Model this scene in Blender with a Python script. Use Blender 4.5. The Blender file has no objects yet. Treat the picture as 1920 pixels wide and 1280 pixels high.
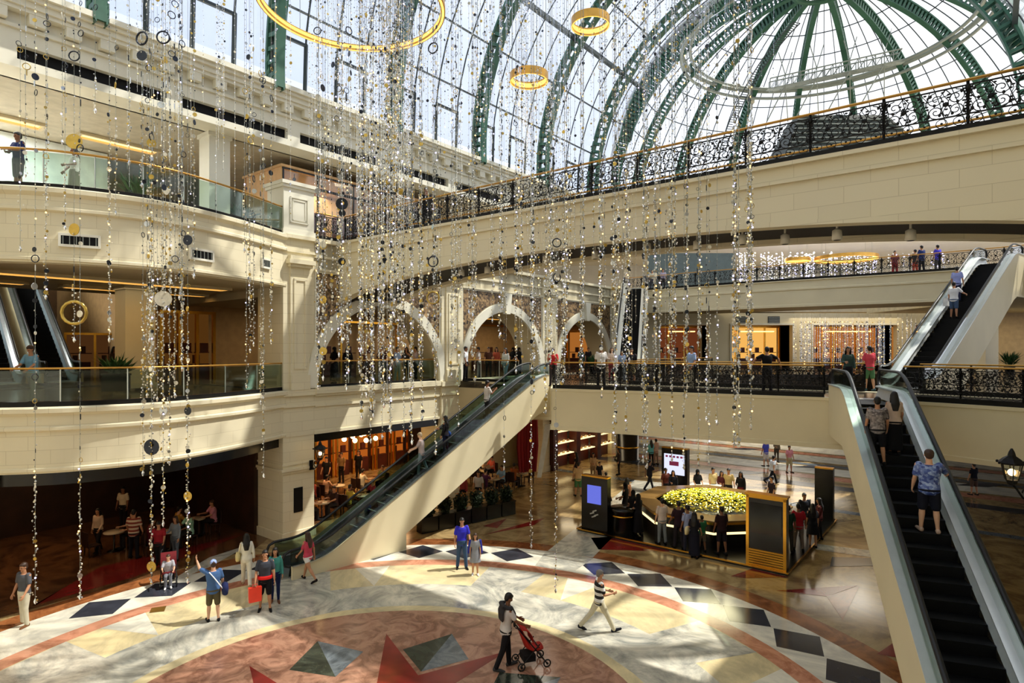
SKY_STRENGTH, SUN_STRENGTH, EXPOSURE = 1.0, 6.0, 0.42
import bpy, bmesh, math, random
from mathutils import Vector, Matrix
random.seed(7)
COL = bpy.context.scene.collection
PI = math.pi
ZC, FPX, HOR = 7.75, 1140.0, 655.0          # eye height, focal length in px of a 1920 frame, horizon row
L1, L2 = 6.1, 12.4                          # floor levels
W0 = (-8.3, 25.5); D = (0.6198, 0.7848); N = (0.7848, -0.6198)   # facade frame: a along, o out into the atrium
def F(a, o, z=None):
    x = W0[0] + a*D[0] + o*N[0]; y = W0[1] + a*D[1] + o*N[1]
    return (x, y) if z is None else (x, y, z)
def G(u, v, z=0.0):                          # where a line of sight meets the level z
    y = FPX*(ZC - z)/(v - HOR); return ((u - 960)/FPX*y, y)
def AT(u, y, v):                             # world point seen at (u, v) at depth y
    return ((u - 960)/FPX*y, y, ZC + (HOR - v)/FPX*y)
YAW_D = math.atan2(D[1], D[0])
# ------------------------------------------------------------------ materials
def lin(c):
    return tuple((x/255/12.92 if x/255 <= .04045 else ((x/255+.055)/1.055)**2.4) for x in c) + (1,)
MATS = {}
def _new(name):
    m = bpy.data.materials.new(name); m.use_nodes = True
    nt = m.node_tree; nt.nodes.clear()
    out = nt.nodes.new('ShaderNodeOutputMaterial'); MATS[name] = m
    return m, nt, out
def pbsdf(nt, out, rough=.6, metal=0, spec=.5):
    b = nt.nodes.new('ShaderNodeBsdfPrincipled'); b.inputs['Roughness'].default_value = rough
    b.inputs['Metallic'].default_value = metal; b.inputs['Specular IOR Level'].default_value = spec
    nt.links.new(b.outputs[0], out.inputs[0]); return b
def mat(name, c, rough=.6, metal=0, spec=.4, var=.08, scale=3.0):
    """plain procedural material: colour with a faint noise mottling"""
    if name in MATS: return MATS[name]
    m, nt, out = _new(name); b = pbsdf(nt, out, rough, metal, spec)
    tc = nt.nodes.new('ShaderNodeTexCoord'); no = nt.nodes.new('ShaderNodeTexNoise')
    no.inputs['Scale'].default_value = scale; no.inputs['Detail'].default_value = 3
    nt.links.new(tc.outputs['Object'], no.inputs['Vector'])
    r = nt.nodes.new('ShaderNodeValToRGB'); L = lin(c)
    r.color_ramp.elements[0].color = tuple(x*(1-var) for x in L[:3]) + (1,)
    r.color_ramp.elements[1].color = tuple(min(1, x*(1+var)) for x in L[:3]) + (1,)
    r.color_ramp.elements[0].position = .35; r.color_ramp.elements[1].position = .65
    nt.links.new(no.outputs[0], r.inputs[0]); nt.links.new(r.outputs[0], b.inputs['Base Color'])
    return m
def blocks(name, c, mortar, bw=1.25, bh=.46, ms=.012, rough=.55):
    """stone cladding with thin joints, from UVs in metres"""
    m, nt, out = _new(name); b = pbsdf(nt, out, rough, 0, .35)
    uv = nt.nodes.new('ShaderNodeUVMap'); br = nt.nodes.new('ShaderNodeTexBrick')
    nt.links.new(uv.outputs[0], br.inputs['Vector'])
    L = lin(c); br.inputs['Color1'].default_value = L
    br.inputs['Color2'].default_value = tuple(x*.95 for x in L[:3]) + (1,)
    br.inputs['Mortar'].default_value = lin(mortar); br.inputs['Scale'].default_value = 1
    br.inputs['Mortar Size'].default_value = ms; br.inputs['Brick Width'].default_value = bw
    br.inputs['Row Height'].default_value = bh; br.inputs['Mortar Smooth'].default_value = .2
    nt.links.new(br.outputs[0], b.inputs['Base Color']); return m
def marble(name, c1, c2, scale=.5, rough=.16, vein=.5, dist=3.0):
    m, nt, out = _new(name); b = pbsdf(nt, out, rough, 0, .5)
    tc = nt.nodes.new('ShaderNodeTexCoord'); no = nt.nodes.new('ShaderNodeTexNoise')
    no.inputs['Scale'].default_value = scale; no.inputs['Detail'].default_value = 7
    no.inputs['Distortion'].default_value = dist; no.inputs['Roughness'].default_value = .65
    nt.links.new(tc.outputs['Object'], no.inputs['Vector'])
    r = nt.nodes.new('ShaderNodeValToRGB'); e = r.color_ramp.elements
    e[0].position = .5 - .22*vein; e[0].color = lin(c2); e[1].position = .5 + .18*vein; e[1].color = lin(c1)
    nt.links.new(no.outputs[0], r.inputs[0]); nt.links.new(r.outputs[0], b.inputs['Base Color']); return m
def glow(name, c, strength):
    if name in MATS: return MATS[name]
    m, nt, out = _new(name); e = nt.nodes.new('ShaderNodeEmission')
    e.inputs[0].default_value = lin(c); e.inputs[1].default_value = strength
    nt.links.new(e.outputs[0], out.inputs[0]); return m
def glass(name, c, refl=.08, haze=0.0, hazec=(235, 240, 245)):
    """thin pane: see-through, a little mirror, optionally a little frosted"""
    m, nt, out = _new(name)
    t = nt.nodes.new('ShaderNodeBsdfTransparent'); t.inputs[0].default_value = lin(c)
    g = nt.nodes.new('ShaderNodeBsdfGlossy'); g.inputs['Roughness'].default_value = .05
    fr = nt.nodes.new('ShaderNodeLayerWeight'); fr.inputs[0].default_value = .25
    mp = nt.nodes.new('ShaderNodeMath'); mp.operation = 'MULTIPLY_ADD'
    mp.inputs[1].default_value = .45; mp.inputs[2].default_value = refl
    nt.links.new(fr.outputs['Fresnel'], mp.inputs[0])
    mx = nt.nodes.new('ShaderNodeMixShader'); nt.links.new(mp.outputs[0], mx.inputs[0])
    nt.links.new(t.outputs[0], mx.inputs[1]); nt.links.new(g.outputs[0], mx.inputs[2]); last = mx
    if haze > 0:
        tl = nt.nodes.new('ShaderNodeBsdfTranslucent'); tl.inputs[0].default_value = lin(hazec)
        m2 = nt.nodes.new('ShaderNodeMixShader'); m2.inputs[0].default_value = haze
        nt.links.new(mx.outputs[0], m2.inputs[1]); nt.links.new(tl.outputs[0], m2.inputs[2]); last = m2
    nt.links.new(last.outputs[0], out.inputs[0]); return m
def mosaic(name, c1, c2, c3, scale, obj=False):
    m, nt, out = _new(name); b = pbsdf(nt, out, .5)
    uv = nt.nodes.new('ShaderNodeUVMap')
    src = nt.nodes.new('ShaderNodeTexCoord').outputs['Object'] if obj else uv.outputs[0]; vo = nt.nodes.new('ShaderNodeTexVoronoi')
    vo.inputs['Scale'].default_value = scale; nt.links.new(src, vo.inputs['Vector'])
    no = nt.nodes.new('ShaderNodeTexNoise'); no.inputs['Scale'].default_value = scale*.25
    nt.links.new(src, no.inputs['Vector'])
    mx = nt.nodes.new('ShaderNodeMath'); mx.operation = 'MULTIPLY_ADD'; mx.inputs[1].default_value = .45
    sep = nt.nodes.new('ShaderNodeSeparateColor'); nt.links.new(vo.outputs['Color'], sep.inputs[0])
    nt.links.new(sep.outputs[0], mx.inputs[0]); 
    m3 = nt.nodes.new('ShaderNodeMath'); m3.operation = 'MULTIPLY'; m3.inputs[1].default_value = .6
    nt.links.new(no.outputs[0], m3.inputs[0]); nt.links.new(m3.outputs[0], mx.inputs[2])
    r = nt.nodes.new('ShaderNodeValToRGB'); e = r.color_ramp.elements
    e[0].position = .3; e[0].color = lin(c1); e[1].position = .75; e[1].color = lin(c3)
    k = r.color_ramp.elements.new(.52); k.color = lin(c2)
    nt.links.new(mx.outputs[0], r.inputs[0]); nt.links.new(r.outputs[0], b.inputs['Base Color']); return m
def stripes(name, cols, period, axis='Z', rough=.8):
    """equal bands of colour along an axis of the object"""
    m, nt, out = _new(name); b = pbsdf(nt, out, rough)
    tc = nt.nodes.new('ShaderNodeTexCoord'); sp = nt.nodes.new('ShaderNodeSeparateXYZ')
    nt.links.new(tc.outputs['Object'], sp.inputs[0])
    d = nt.nodes.new('ShaderNodeMath'); d.operation = 'DIVIDE'; d.inputs[1].default_value = period
    fr = nt.nodes.new('ShaderNodeMath'); fr.operation = 'FRACT'
    nt.links.new(sp.outputs[axis], d.inputs[0]); nt.links.new(d.outputs[0], fr.inputs[0])
    r = nt.nodes.new('ShaderNodeValToRGB'); r.color_ramp.interpolation = 'CONSTANT'
    e = r.color_ramp.elements; e[0].color = lin(cols[0]); e[1].position = .5; e[1].color = lin(cols[1])
    nt.links.new(fr.outputs[0], r.inputs[0]); nt.links.new(r.outputs[0], b.inputs['Base Color']); return m

# ------------------------------------------------------------------ mesh builder
class MB:
    def __init__(s): s.v, s.f, s.m, s.s, s.uv = [], [], [], [], []
    def add(s, vs, fs, mi=0, smooth=False, uvs=None):
        b = len(s.v); s.v += [tuple(v) for v in vs]
        for i, f in enumerate(fs):
            s.f.append(tuple(b + k for k in f)); s.m.append(mi); s.s.append(smooth)
            s.uv.append(uvs[i] if uvs else None)
        return s
    def hexa(s, p, mi=0):
        return s.add(p, [(0, 3, 2, 1), (4, 5, 6, 7), (0, 1, 5, 4), (1, 2, 6, 5), (2, 3, 7, 6), (3, 0, 4, 7)], mi)
    def box(s, c, d, yaw=0, mi=0):
        cs, sn = math.cos(yaw), math.sin(yaw); p = []
        for z in (-.5, .5):
            for x, y in ((-.5, -.5), (.5, -.5), (.5, .5), (-.5, .5)):
                X, Y = x*d[0], y*d[1]; p.append((c[0]+X*cs-Y*sn, c[1]+X*sn+Y*cs, c[2]+z*d[2]))
        return s.hexa(p, mi)
    def fbox(s, a0, a1, o0, o1, z0, z1, mi=0):          # box in the facade frame
        return s.hexa([F(a0, o0, z0), F(a0, o1, z0), F(a1, o1, z0), F(a1, o0, z0),
                       F(a0, o0, z1), F(a0, o1, z1), F(a1, o1, z1), F(a1, o0, z1)], mi)
    def prism(s, poly, z0, z1, mi=0, mtop=None):
        ar = sum(poly[i][0]*poly[(i+1) % len(poly)][1]-poly[(i+1) % len(poly)][0]*poly[i][1] for i in range(len(poly)))
        if ar < 0: poly = poly[::-1]
        n = len(poly); vs = [(p[0], p[1], z0) for p in poly] + [(p[0], p[1], z1) for p in poly]
        s.add(vs, [tuple(range(n-1, -1, -1))] + [(i, (i+1) % n, n+(i+1) % n, n+i) for i in range(n)], mi)
        return s.add(vs[n:], [tuple(range(n))], mi if mtop is None else mtop)
    def tube(s, path, r, n=8, closed=False, cap=True, mi=0, smooth=True, flat=1.0):
        P = [Vector(p) for p in path]; k = len(P); rs = r if isinstance(r, (list, tuple)) else [r]*k
        vs = []; up = None
        for i in range(k):
            if closed: t = P[(i+1) % k]-P[i-1]
            else: t = P[min(i+1, k-1)]-P[max(i-1, 0)]
            if t.length < 1e-9: t = Vector((0, 0, 1))
            t.normalize()
            if up is None:
                up = Vector((0, 0, 1)) if abs(t.z) < .9 else Vector((1, 0, 0))
            x = t.cross(up)
            if x.length < 1e-6: x = t.orthogonal()
            x.normalize(); y = x.cross(t).normalized(); up = y
            for j in range(n):
                a = 2*PI*j/n + PI/n; vs.append(P[i] + x*(rs[i]*math.cos(a)) + y*(rs[i]*flat*math.sin(a)))
        fs = []
        for i in range(k if closed else k-1):
            for j in range(n):
                a, b = i*n, ((i+1) % k)*n; fs.append((a+j, b+j, b+(j+1) % n, a+(j+1) % n))
        s.add(vs, fs, mi, smooth)
        if cap and not closed:
            s.add(vs[:n], [tuple(range(n))], mi); s.add(vs[-n:], [tuple(range(n-1, -1, -1))], mi)
        return s
    def bar(s, p, q, w, h, mi=0):                         # rectangular bar p->q (w sideways, h up)
        p, q = Vector(p), Vector(q); t = (q-p).normalized()
        x = t.cross(Vector((0, 0, 1)))
        if x.length < 1e-4: x = Vector((1, 0, 0))
        x.normalize(); y = x.cross(t); x = x*w/2; y = y*h/2
        return s.hexa([p-x-y, p+x-y, p+x+y, p-x+y, q-x-y, q+x-y, q+x+y, q-x+y], mi)
    def lathe(s, prof, c=(0, 0, 0), n=16, mi=0, smooth=True, cap=True, sx=1, sy=1):
        vs = []; k = len(prof)
        for r, z in prof:
            for j in range(n):
                a = 2*PI*j/n; vs.append((c[0]+r*sx*math.cos(a), c[1]+r*sy*math.sin(a), c[2]+z))
        fs = [(i*n+j, i*n+(j+1) % n, (i+1)*n+(j+1) % n, (i+1)*n+j) for i in range(k-1) for j in range(n)]
        s.add(vs, fs, mi, smooth)
        if cap:
            s.add(vs[:n], [tuple(range(n-1, -1, -1))], mi); s.add(vs[-n:], [tuple(range(n))], mi)
        return s
    def ball(s, c, r, nu=8, nv=5, sc=(1, 1, 1), mi=0, smooth=True):
        vs = [(c[0], c[1], c[2]-r*sc[2])]
        for i in range(1, nv):
            t = PI*i/nv
            for j in range(nu):
                p = 2*PI*j/nu
                vs.append((c[0]+r*sc[0]*math.sin(t)*math.cos(p), c[1]+r*sc[1]*math.sin(t)*math.sin(p), c[2]-r*sc[2]*math.cos(t)))
        vs.append((c[0], c[1], c[2]+r*sc[2])); L = len(vs)-1
        fs = [(0, 1+(j+1) % nu, 1+j) for j in range(nu)]
        for i in range(nv-2):
            for j in range(nu):
                a, b = 1+i*nu, 1+(i+1)*nu; fs.append((a+j, a+(j+1) % nu, b+(j+1) % nu, b+j))
        a = 1+(nv-2)*nu; fs += [(a+j, a+(j+1) % nu, L) for j in range(nu)]
        return s.add(vs, fs, mi, smooth)
    def sweep(s, prof, path, mi=0, side=1, closedp=True, smooth=False):
        """prof: (offset, z) outline swept along the plan curve path; offset is to its right when side=1"""
        k = len(path); nrm = []
        for i in range(k):
            p, q = path[max(i-1, 0)], path[min(i+1, k-1)]
            dx, dy = q[0]-p[0], q[1]-p[1]; l = math.hypot(dx, dy) or 1
            nrm.append((dy/l*side, -dx/l*side))
        acc = [0.0]
        for i in range(1, k): acc.append(acc[-1]+math.dist(path[i], path[i-1]))
        m = len(prof); per = [0.0]
        for j in range(1, m+1): per.append(per[-1]+math.dist(prof[j % m], prof[j-1]))
        vs = [(path[i][0]+nrm[i][0]*o, path[i][1]+nrm[i][1]*o, z) for i in range(k) for o, z in prof]
        fs, uvs = [], []
        for i in range(k-1):
            for j in range(m if closedp else m-1):
                j2 = (j+1) % m; f = (i*m+j, (i+1)*m+j, (i+1)*m+j2, i*m+j2)
                u = [(acc[i], per[j]), (acc[i+1], per[j]), (acc[i+1], per[j+1]), (acc[i], per[j+1])]
                if side < 0: f = f[::-1]; u = u[::-1]
                fs.append(f); uvs.append(u)
        s.add(vs, fs, mi, smooth, uvs)
        if closedp:
            s.add(vs[:m], [tuple(range(m))], mi); s.add(vs[-m:], [tuple(range(m-1, -1, -1))], mi)
        return s
    def move(s, M):
        s.v = [tuple(M @ Vector(v)) for v in s.v]; return s
    def mesh(s, name):
        me = bpy.data.meshes.new(name); me.from_pydata(s.v, [], s.f)
        me.polygons.foreach_set('material_index', s.m); me.polygons.foreach_set('use_smooth', s.s)
        uvl = me.uv_layers.new(name='UVMap')
        for i, p in enumerate(me.polygons):
            u = s.uv[i]
            if u is None:
                n = p.normal
                if abs(n.z) > .75: u = [(me.vertices[k].co.x, me.vertices[k].co.y) for k in p.vertices]
                else:
                    l = math.hypot(n.x, n.y) or 1; tx, ty = -n.y/l, n.x/l
                    u = [(me.vertices[k].co.x*tx+me.vertices[k].co.y*ty, me.vertices[k].co.z) for k in p.vertices]
            for li, q in zip(p.loop_indices, u): uvl.data[li].uv = q
        me.update(); return me
    def build(s, name, mats, parent=None, origin=None):
        if origin is not None: s.v = [(v[0]-origin[0], v[1]-origin[1], v[2]-origin[2]) for v in s.v]
        me = s.mesh(name)
        for m in (mats if isinstance(mats, (list, tuple)) else [mats]): me.materials.append(m)
        o = bpy.data.objects.new(name, me); COL.objects.link(o)
        if origin is not None: o.location = origin
        if parent is not None: o.parent = parent
        return o
def tag(o, label=None, cat=None, group=None, kind=None):
    if label: o['label'] = label
    if cat: o['category'] = cat
    if group: o['group'] = group
    if kind: o['kind'] = kind
    return o
def struct(o, label=None, cat=None, group=None): return tag(o, label, cat, group, 'structure')
def empty(name, loc, yaw=0, label=None, cat=None, group=None, kind=None):
    e = bpy.data.objects.new(name, None); e.empty_display_size = .2; COL.objects.link(e)
    e.location = loc; e.rotation_euler = (0, 0, yaw); return tag(e, label, cat, group, kind)
def copy_tree(o, parent=None):
    c = o.copy(); COL.objects.link(c)
    if parent is not None: c.parent = parent
    for ch in KIDS.get(o.name, []) or [x for x in o.children]: copy_tree(ch, c)
    return c
KIDS = {}
def catmull(pts, per=8):
    out = []; n = len(pts)
    for i in range(n-1):
        p0, p1, p2, p3 = pts[max(i-1, 0)], pts[i], pts[i+1], pts[min(i+2, n-1)]
        for k in range(per):
            t = k/per; out.append(tuple(.5*((2*b)+(c-a)*t+(2*a-5*b+4*c-d)*t*t+(3*b-a-3*c+d)*t**3) for a, b, c, d in zip(p0, p1, p2, p3)))
    out.append(tuple(pts[-1])); return out
def resample(path, step):
    L = [0.0]
    for i in range(1, len(path)): L.append(L[-1]+math.dist(path[i], path[i-1]))
    n = max(1, round(L[-1]/step)); out = []; j = 0
    for k in range(n+1):
        t = L[-1]*k/n
        while j < len(L)-2 and L[j+1] < t: j += 1
        w = (t-L[j])/((L[j+1]-L[j]) or 1)
        out.append(tuple(a+(b-a)*w for a, b in zip(path[j], path[j+1])))
    return out
# ------------------------------------------------------------------ the palette
CREAM = blocks('cream_stone_blocks', (226, 216, 186), (204, 193, 162), 1.1, .4, .008)
PLAIN = mat('cream_plaster', (222, 211, 178), .55, 0, .35, .03, .7)
TRIM = mat('pale_cream_moulding', (226, 222, 204), .5, 0, .35, .03, 1)
WHITE = mat('white_plaster', (232, 229, 215), .6, 0, .3, .03, 1)
TAN = mat('tan_soffit_plaster', (196, 182, 150), .7, 0, .2, .04, .6)
GREEN = mat('green_painted_steel', (52, 92, 74), .45, .1, .4, .1, 2)
DGREY = mat('dark_grey_glazing_bar', (62, 70, 74), .5, .2, .4, .05, 2)
LGREY = mat('light_grey_steel', (150, 156, 150), .5, .3, .4, .06, 2)
BLACK = mat('black_slot_lining', (10, 10, 11), .6, 0, .2, .2, 3)
IRON = mat('wrought_iron', (18, 17, 16), .5, .5, .4, .15, 4)
BRASS = mat('brass_handrail', (186, 140, 66), .35, .8, .5, .06, 3)
GOLD = mat('polished_gold', (214, 160, 60), .22, 1, .5, .05, 3)
RUBBER = mat('black_rubber_handrail', (16, 17, 18), .45, 0, .4, .1, 4)
STEEL = mat('brushed_steel', (196, 202, 204), .28, .9, .5, .05, 5)
STEPM = mat('dark_step_tread', (13, 13, 14), .5, .4, .3, .15, 8)
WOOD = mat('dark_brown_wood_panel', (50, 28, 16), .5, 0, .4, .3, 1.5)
RWOOD = mat('red_mahogany', (70, 26, 14), .45, 0, .4, .25, 1.8)
DARK = mat('black_lacquer', (9, 9, 10), .25, 0, .5, .15, 3)
DFLOOR = marble('dark_polished_floor', (66, 58, 46), (40, 34, 28), .6, .2)
GRAIL = glass('greenish_railing_glass', (216, 228, 220), .05)
GCLEAR = glass('clear_shop_glass', (238, 242, 240), .06)
GVAULT = glass('roof_glass_tinted_blue', (232, 236, 242), .03, .06, (220, 228, 240))
GDOME = glass('roof_glass_frosted_white', (246, 248, 250), .02, .12, (250, 250, 250))
COVE = glow('warm_cove_lamp', (255, 196, 110), 3.0)
WARM = glow('warm_bulb', (255, 205, 130), 14.0)
LED_W = glow('warm_fairy_light', (255, 196, 120), 3.2)
LED_C = glow('cool_fairy_light', (206, 200, 255), 3.2)
# ================================================================== the left facade
BULGE = catmull([F(-10.6, .0), F(-10.2, .45), F(-8.93, 1.32), F(-6.7, 1.84), F(-4.05, 1.2), F(-1.69, .12), F(-1.3, 0.0)], 10)
def fascia(z0, z1):     # moulded balcony front, outline as (offset, z)
    return [(-.45, z0), (.0, z0), (.0, z0+.06), (.05, z0+.06), (.05, z0+.14), (0, z0+.16), (0, z1-.72), (.10, z1-.66), (.10, z1-.58),
            (.03, z1-.54), (.03, z1-.26), (.16, z1-.16), (.16, z1-.04), (.10, z1), (-.45, z1)]
def deck_poly(path, back): return list(path) + back
for nm, z0, z1, lb in (('balcony_front', 4.2, L1, 'lower curved cream stone balcony front above the dark ground floor shop'),
                       ('balcony_front', 10.25, L2, 'upper curved cream stone balcony front under the glass railing')):
    m = MB().sweep(fascia(z0, z1), BULGE)
    struct(m.build(nm, CREAM), lb, 'balcony')
# slabs behind the balcony fronts (floor on top, soffit underneath)
inner = [F(-1.3, -.3), F(-1.3, -9.5), F(-22, -9.5), F(-22, -.3), F(-10.6, -.3)]
for nm, z0, z1, lb in (('ceiling_ground_floor', 4.25, 5.9, None), ('ceiling_first_floor', 10.3, 12.2, None)):
    p = [(x-N[0]*.3, y-N[1]*.3) for x, y in BULGE]
    m = MB().prism(p + inner, z0, z1, 0); struct(m.build(nm, TAN))
    m = MB().prism(p + inner, z1, z1+.18, 0); struct(m.build('floor_balcony', DFLOOR if z0 < 6 else mat('pale_floor_tile', (190, 180, 160), .25)))
# pier at the end of the balcony, full height
def pier(a0, a1, o0, o1, label, lamp=False, ped=True):
    m = MB()
    m.fbox(a0, a1, o0, o1, 0, 4.2); m.fbox(a0-.06, a1+.06, o0, o1+.06, 0, .35); m.fbox(a0-.05, a1+.05, o0, o1+.05, 2.72, 2.82)
    m.fbox(a0-.1, a1+.1, o0, o1+.1, 2.82, 2.92); m.fbox(a0-.04, a1+.04, o0, o1+.04, 3.05, 3.12)
    m.fbox(a0+.0, a1-.0, o0, o1+.02, 4.2, 10.3)
    m.fbox(a0-.06, a1+.06, o0, o1+.14, 5.86, 6.1); m.fbox(a0-.03, a1+.03, o0, o1+.1, 5.4, 5.5)
    m.fbox(a0+.28, a1-.28, o1+.0, o1+.16, 6.1, 6.7); m.fbox(a0+.28, a1-.28, o1, o1+.1, 6.7, 11.1)     # pilaster strip
    w = .09
    for x in (a0+.42, a1-.42-w): m.fbox(x, x+w, o1+.1, o1+.14, 7.0, 10.6)
    m.fbox(a0+.42, a1-.42, o1+.1, o1+.14, 6.95, 7.05); m.fbox(a0+.42, a1-.42, o1+.1, o1+.14, 10.55, 10.65)
    m.fbox(a0+.2, a1-.2, o1, o1+.22, 11.1, 11.22); m.fbox(a0+.12, a1-.12, o1, o1+.32, 11.22, 11.4); m.fbox(a0+.2, a1-.2, o1, o1+.25, 11.4, 11.55)
    m.fbox(a0, a1, o0, o1+.02, 10.3, L2); m.fbox(a0-.02, a1+.02, o0, o1+.16, L2-.14, L2); m.fbox(a0, a1, o0, o1+.08, L2-.7, L2-.6)
    o = m.build('pillar_stone', CREAM); struct(o, label, 'pillar')
    if ped:
        b0 = o0 + .7 if o1-o0 > 1.4 else o0
        m = MB(); m.fbox(a0+.02, a1-.02, b0, o1+.02, L2, 14.3); m.fbox(a0-.05, a1+.05, b0-.07, o1+.09, 14.3, 14.42)
        m.fbox(a0-.1, a1+.1, b0-.12, o1+.14, 14.42, 14.56); m.fbox(a0-.03, a1+.03, b0-.05, o1+.07, L2, L2+.22)
        ac, oc = (a0+a1)/2, o1+.02
        for q in (.0, .1):                                   # raised frame round a sunk panel
            x0, x1, y0, y1 = a0+.3+q, a1-.3-q, L2+.5+q, 13.95-q; t = .05; oo = oc+.04-q*.15
            m.fbox(x0, x0+t, oc, oo, y0, y1); m.fbox(x1-t, x1, oc, oo, y0, y1); m.fbox(x0, x1, oc, oo, y0, y0+t); m.fbox(x0, x1, oc, oo, y1-t, y1)
        struct(m.build('pillar_pedestal', TRIM), None, None)
pier(-1.43, 0, -1.9, .0, 'cream stone pier at the end of the curved balconies')
pier(-12.2, -10.6, -1.5, 0, 'cream pier at the left edge of the curved balconies')
# arcaded wall between the piers
def arch_bay(a0, a1, r, zs, label, wall_below=True, depth=1.6):
    """wall from pier to pier with a round arch; mosaic spandrels, archivolt, keystone"""
    c = (a0+a1)/2; n = 28; zt = 10.98
    root = MB(); top = L2
    pts = [(c-r, L1+.05)] + [(c-r*math.cos(PI*i/n), zs+r*math.sin(PI*i/n)) for i in range(n+1)] + [(c+r, L1+.05)]
    for o, flip in ((0, False), (-.5, True)):
        vs, fs = [], []
        for x, z in pts: vs += [F(x, o, z), F(x, o, top)]
        k = len(pts)
        for i in range(k-1):
            f = (2*i, 2*i+2, 2*i+3, 2*i+1); fs.append(f[::-1] if flip else f)
        root.add(vs, fs)
        for x0, x1 in ((a0, c-r), (c+r, a1)):
            f = [(0, 1, 2, 3)]; root.add([F(x0, o, L1+.05), F(x1, o, L1+.05), F(x1, o, top), F(x0, o, top)], f if not flip else [(3, 2, 1, 0)])
    vs = []; 
    for x, z in pts: vs += [F(x, 0, z), F(x, -depth, z)]
    root.add(vs, [(2*i, 2*i+1, 2*i+3, 2*i+2) for i in range(len(pts)-1)], 1, True)
    root.fbox(a0, a1, -.5, 0, 10.98, top)
    if wall_below:
        root.fbox(a0, a1, -.5, 0, 4.2, L1-.3); root.fbox(a0, a1, -.5, .12, L1-.3, L1-.2); root.fbox(a0, a1, -.5, .2, L1-.2, L1+.05)
        root.fbox(a0, a1, -.5, .06, 4.2, 4.32); root.fbox(a0, a1, -.5, .07, 5.35, 5.45)
    root.fbox(a0, a1, 0, .14, 11.05, 11.15); root.fbox(a0, a1, 0, .08, 11.6, 11.7); root.fbox(a0, a1, 0, .2, L2-.16, L2)
    struct(root.build('wall_arcade', [CREAM, TAN]), label, 'wall')
    w = .5; m = MB(); vs = []                                # archivolt
    arc = [(PI*i/n) for i in range(n+1)]
    for o in (.0, .13):
        for rr in (r, r+w):
            vs += [F(c-rr*math.cos(t), o, zs+rr*math.sin(t)) for t in arc]
    k = n+1; fs = []
    for i in range(n):
        fs += [(2*k+i, 2*k+i+1, 3*k+i+1, 3*k+i), (3*k+i, 3*k+i+1, k+i+1, k+i), (i, i+1, 2*k+i+1, 2*k+i)]
    m.add(vs, fs, 0, False)
    for t0 in (-1, 1): m.fbox(c+t0*(r+w/2)-w/2, c+t0*(r+w/2)+w/2, 0, .13, L1+.05, zs)
    m.hexa([F(c-.18, 0, zs+r-.12), F(c-.18, .3, zs+r-.12), F(c+.18, .3, zs+r-.12), F(c+.18, 0, zs+r-.12),
            F(c-.34, 0, 11.0), F(c-.34, .3, 11.0), F(c+.34, .3, 11.0), F(c+.34, 0, 11.0)])
    struct(m.build('trim_archivolt', TRIM))
    m = MB(); R = r+w                                        # mosaic spandrels
    xs0, xs1 = max(a0+.08, c-R-.05), min(a1-.08, c+R+.05)
    for lo, hi in ((xs0, c-.4), (c+.4, xs1)):
        st = 14; vs = []
        for i in range(st+1):
            x = lo+(hi-lo)*i/st; q = R*R-(x-c)**2; zb = zs+(math.sqrt(q) if q > 0 else 0); zb = min(zb+.04, zt-.03)
            vs += [F(x, .03, zb), F(x, .03, zt)]
        m.add(vs, [(2*i, 2*i+2, 2*i+3, 2*i+1) for i in range(st)])
    struct(m.build('wall_mosaic', MOSAIC))
    m = MB(); m.fbox(xs0-.06, xs0, 0, .07, zs+.6, zt+.05); m.fbox(xs1, xs1+.06, 0, .07, zs+.6, zt+.05); m.fbox(xs0, xs1, 0, .07, zt, zt+.06)
    struct(m.build('trim_spandrel', TRIM))
MOSAIC = mosaic('spandrel_mosaic', (44, 34, 26), (118, 94, 66), (172, 142, 100), 9)
arch_bay(0, 7.4, 3.6, L1+.08, 'cream arcade wall of the first arch beside the balcony pier')
pier(7.4, 9.0, -1.4, .1, 'cream pilaster pier between the first and second arch', ped=False)
arch_bay(9.0, 16.4, 3.42, 6.5, 'cream arcade wall of the middle arch with floral spandrels')
pier(16.4, 18.0, -1.4, .1, 'cream pilaster pier between the second and third arch', ped=False)
arch_bay(18.0, 25.2, 3.25, 6.6, 'cream arcade wall of the third and farthest arch')
pier(25.2, 26.6, -1.4, .1, 'cream pilaster pier past the third arch', ped=False)
# galleries behind the arches (floors, ceilings, back walls)
m = MB(); m.fbox(-1.3, 30, -9.5, -.5, 4.25, 5.9); struct(m.build('ceiling_cafe', TAN))
m = MB(); m.fbox(-1.3, 30, -9.5, -.5, 5.9, 6.12); struct(m.build('floor_arcade', DFLOOR))
m = MB(); m.fbox(-1.3, 30, -9.5, -.5, 9.97, 12.2); struct(m.build('ceiling_arcade', TAN))
m = MB(); m.fbox(-1.3, 30, -9.5, .0, 12.2, 12.38); struct(m.build('floor_upper', MATS['pale_floor_tile']))
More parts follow.
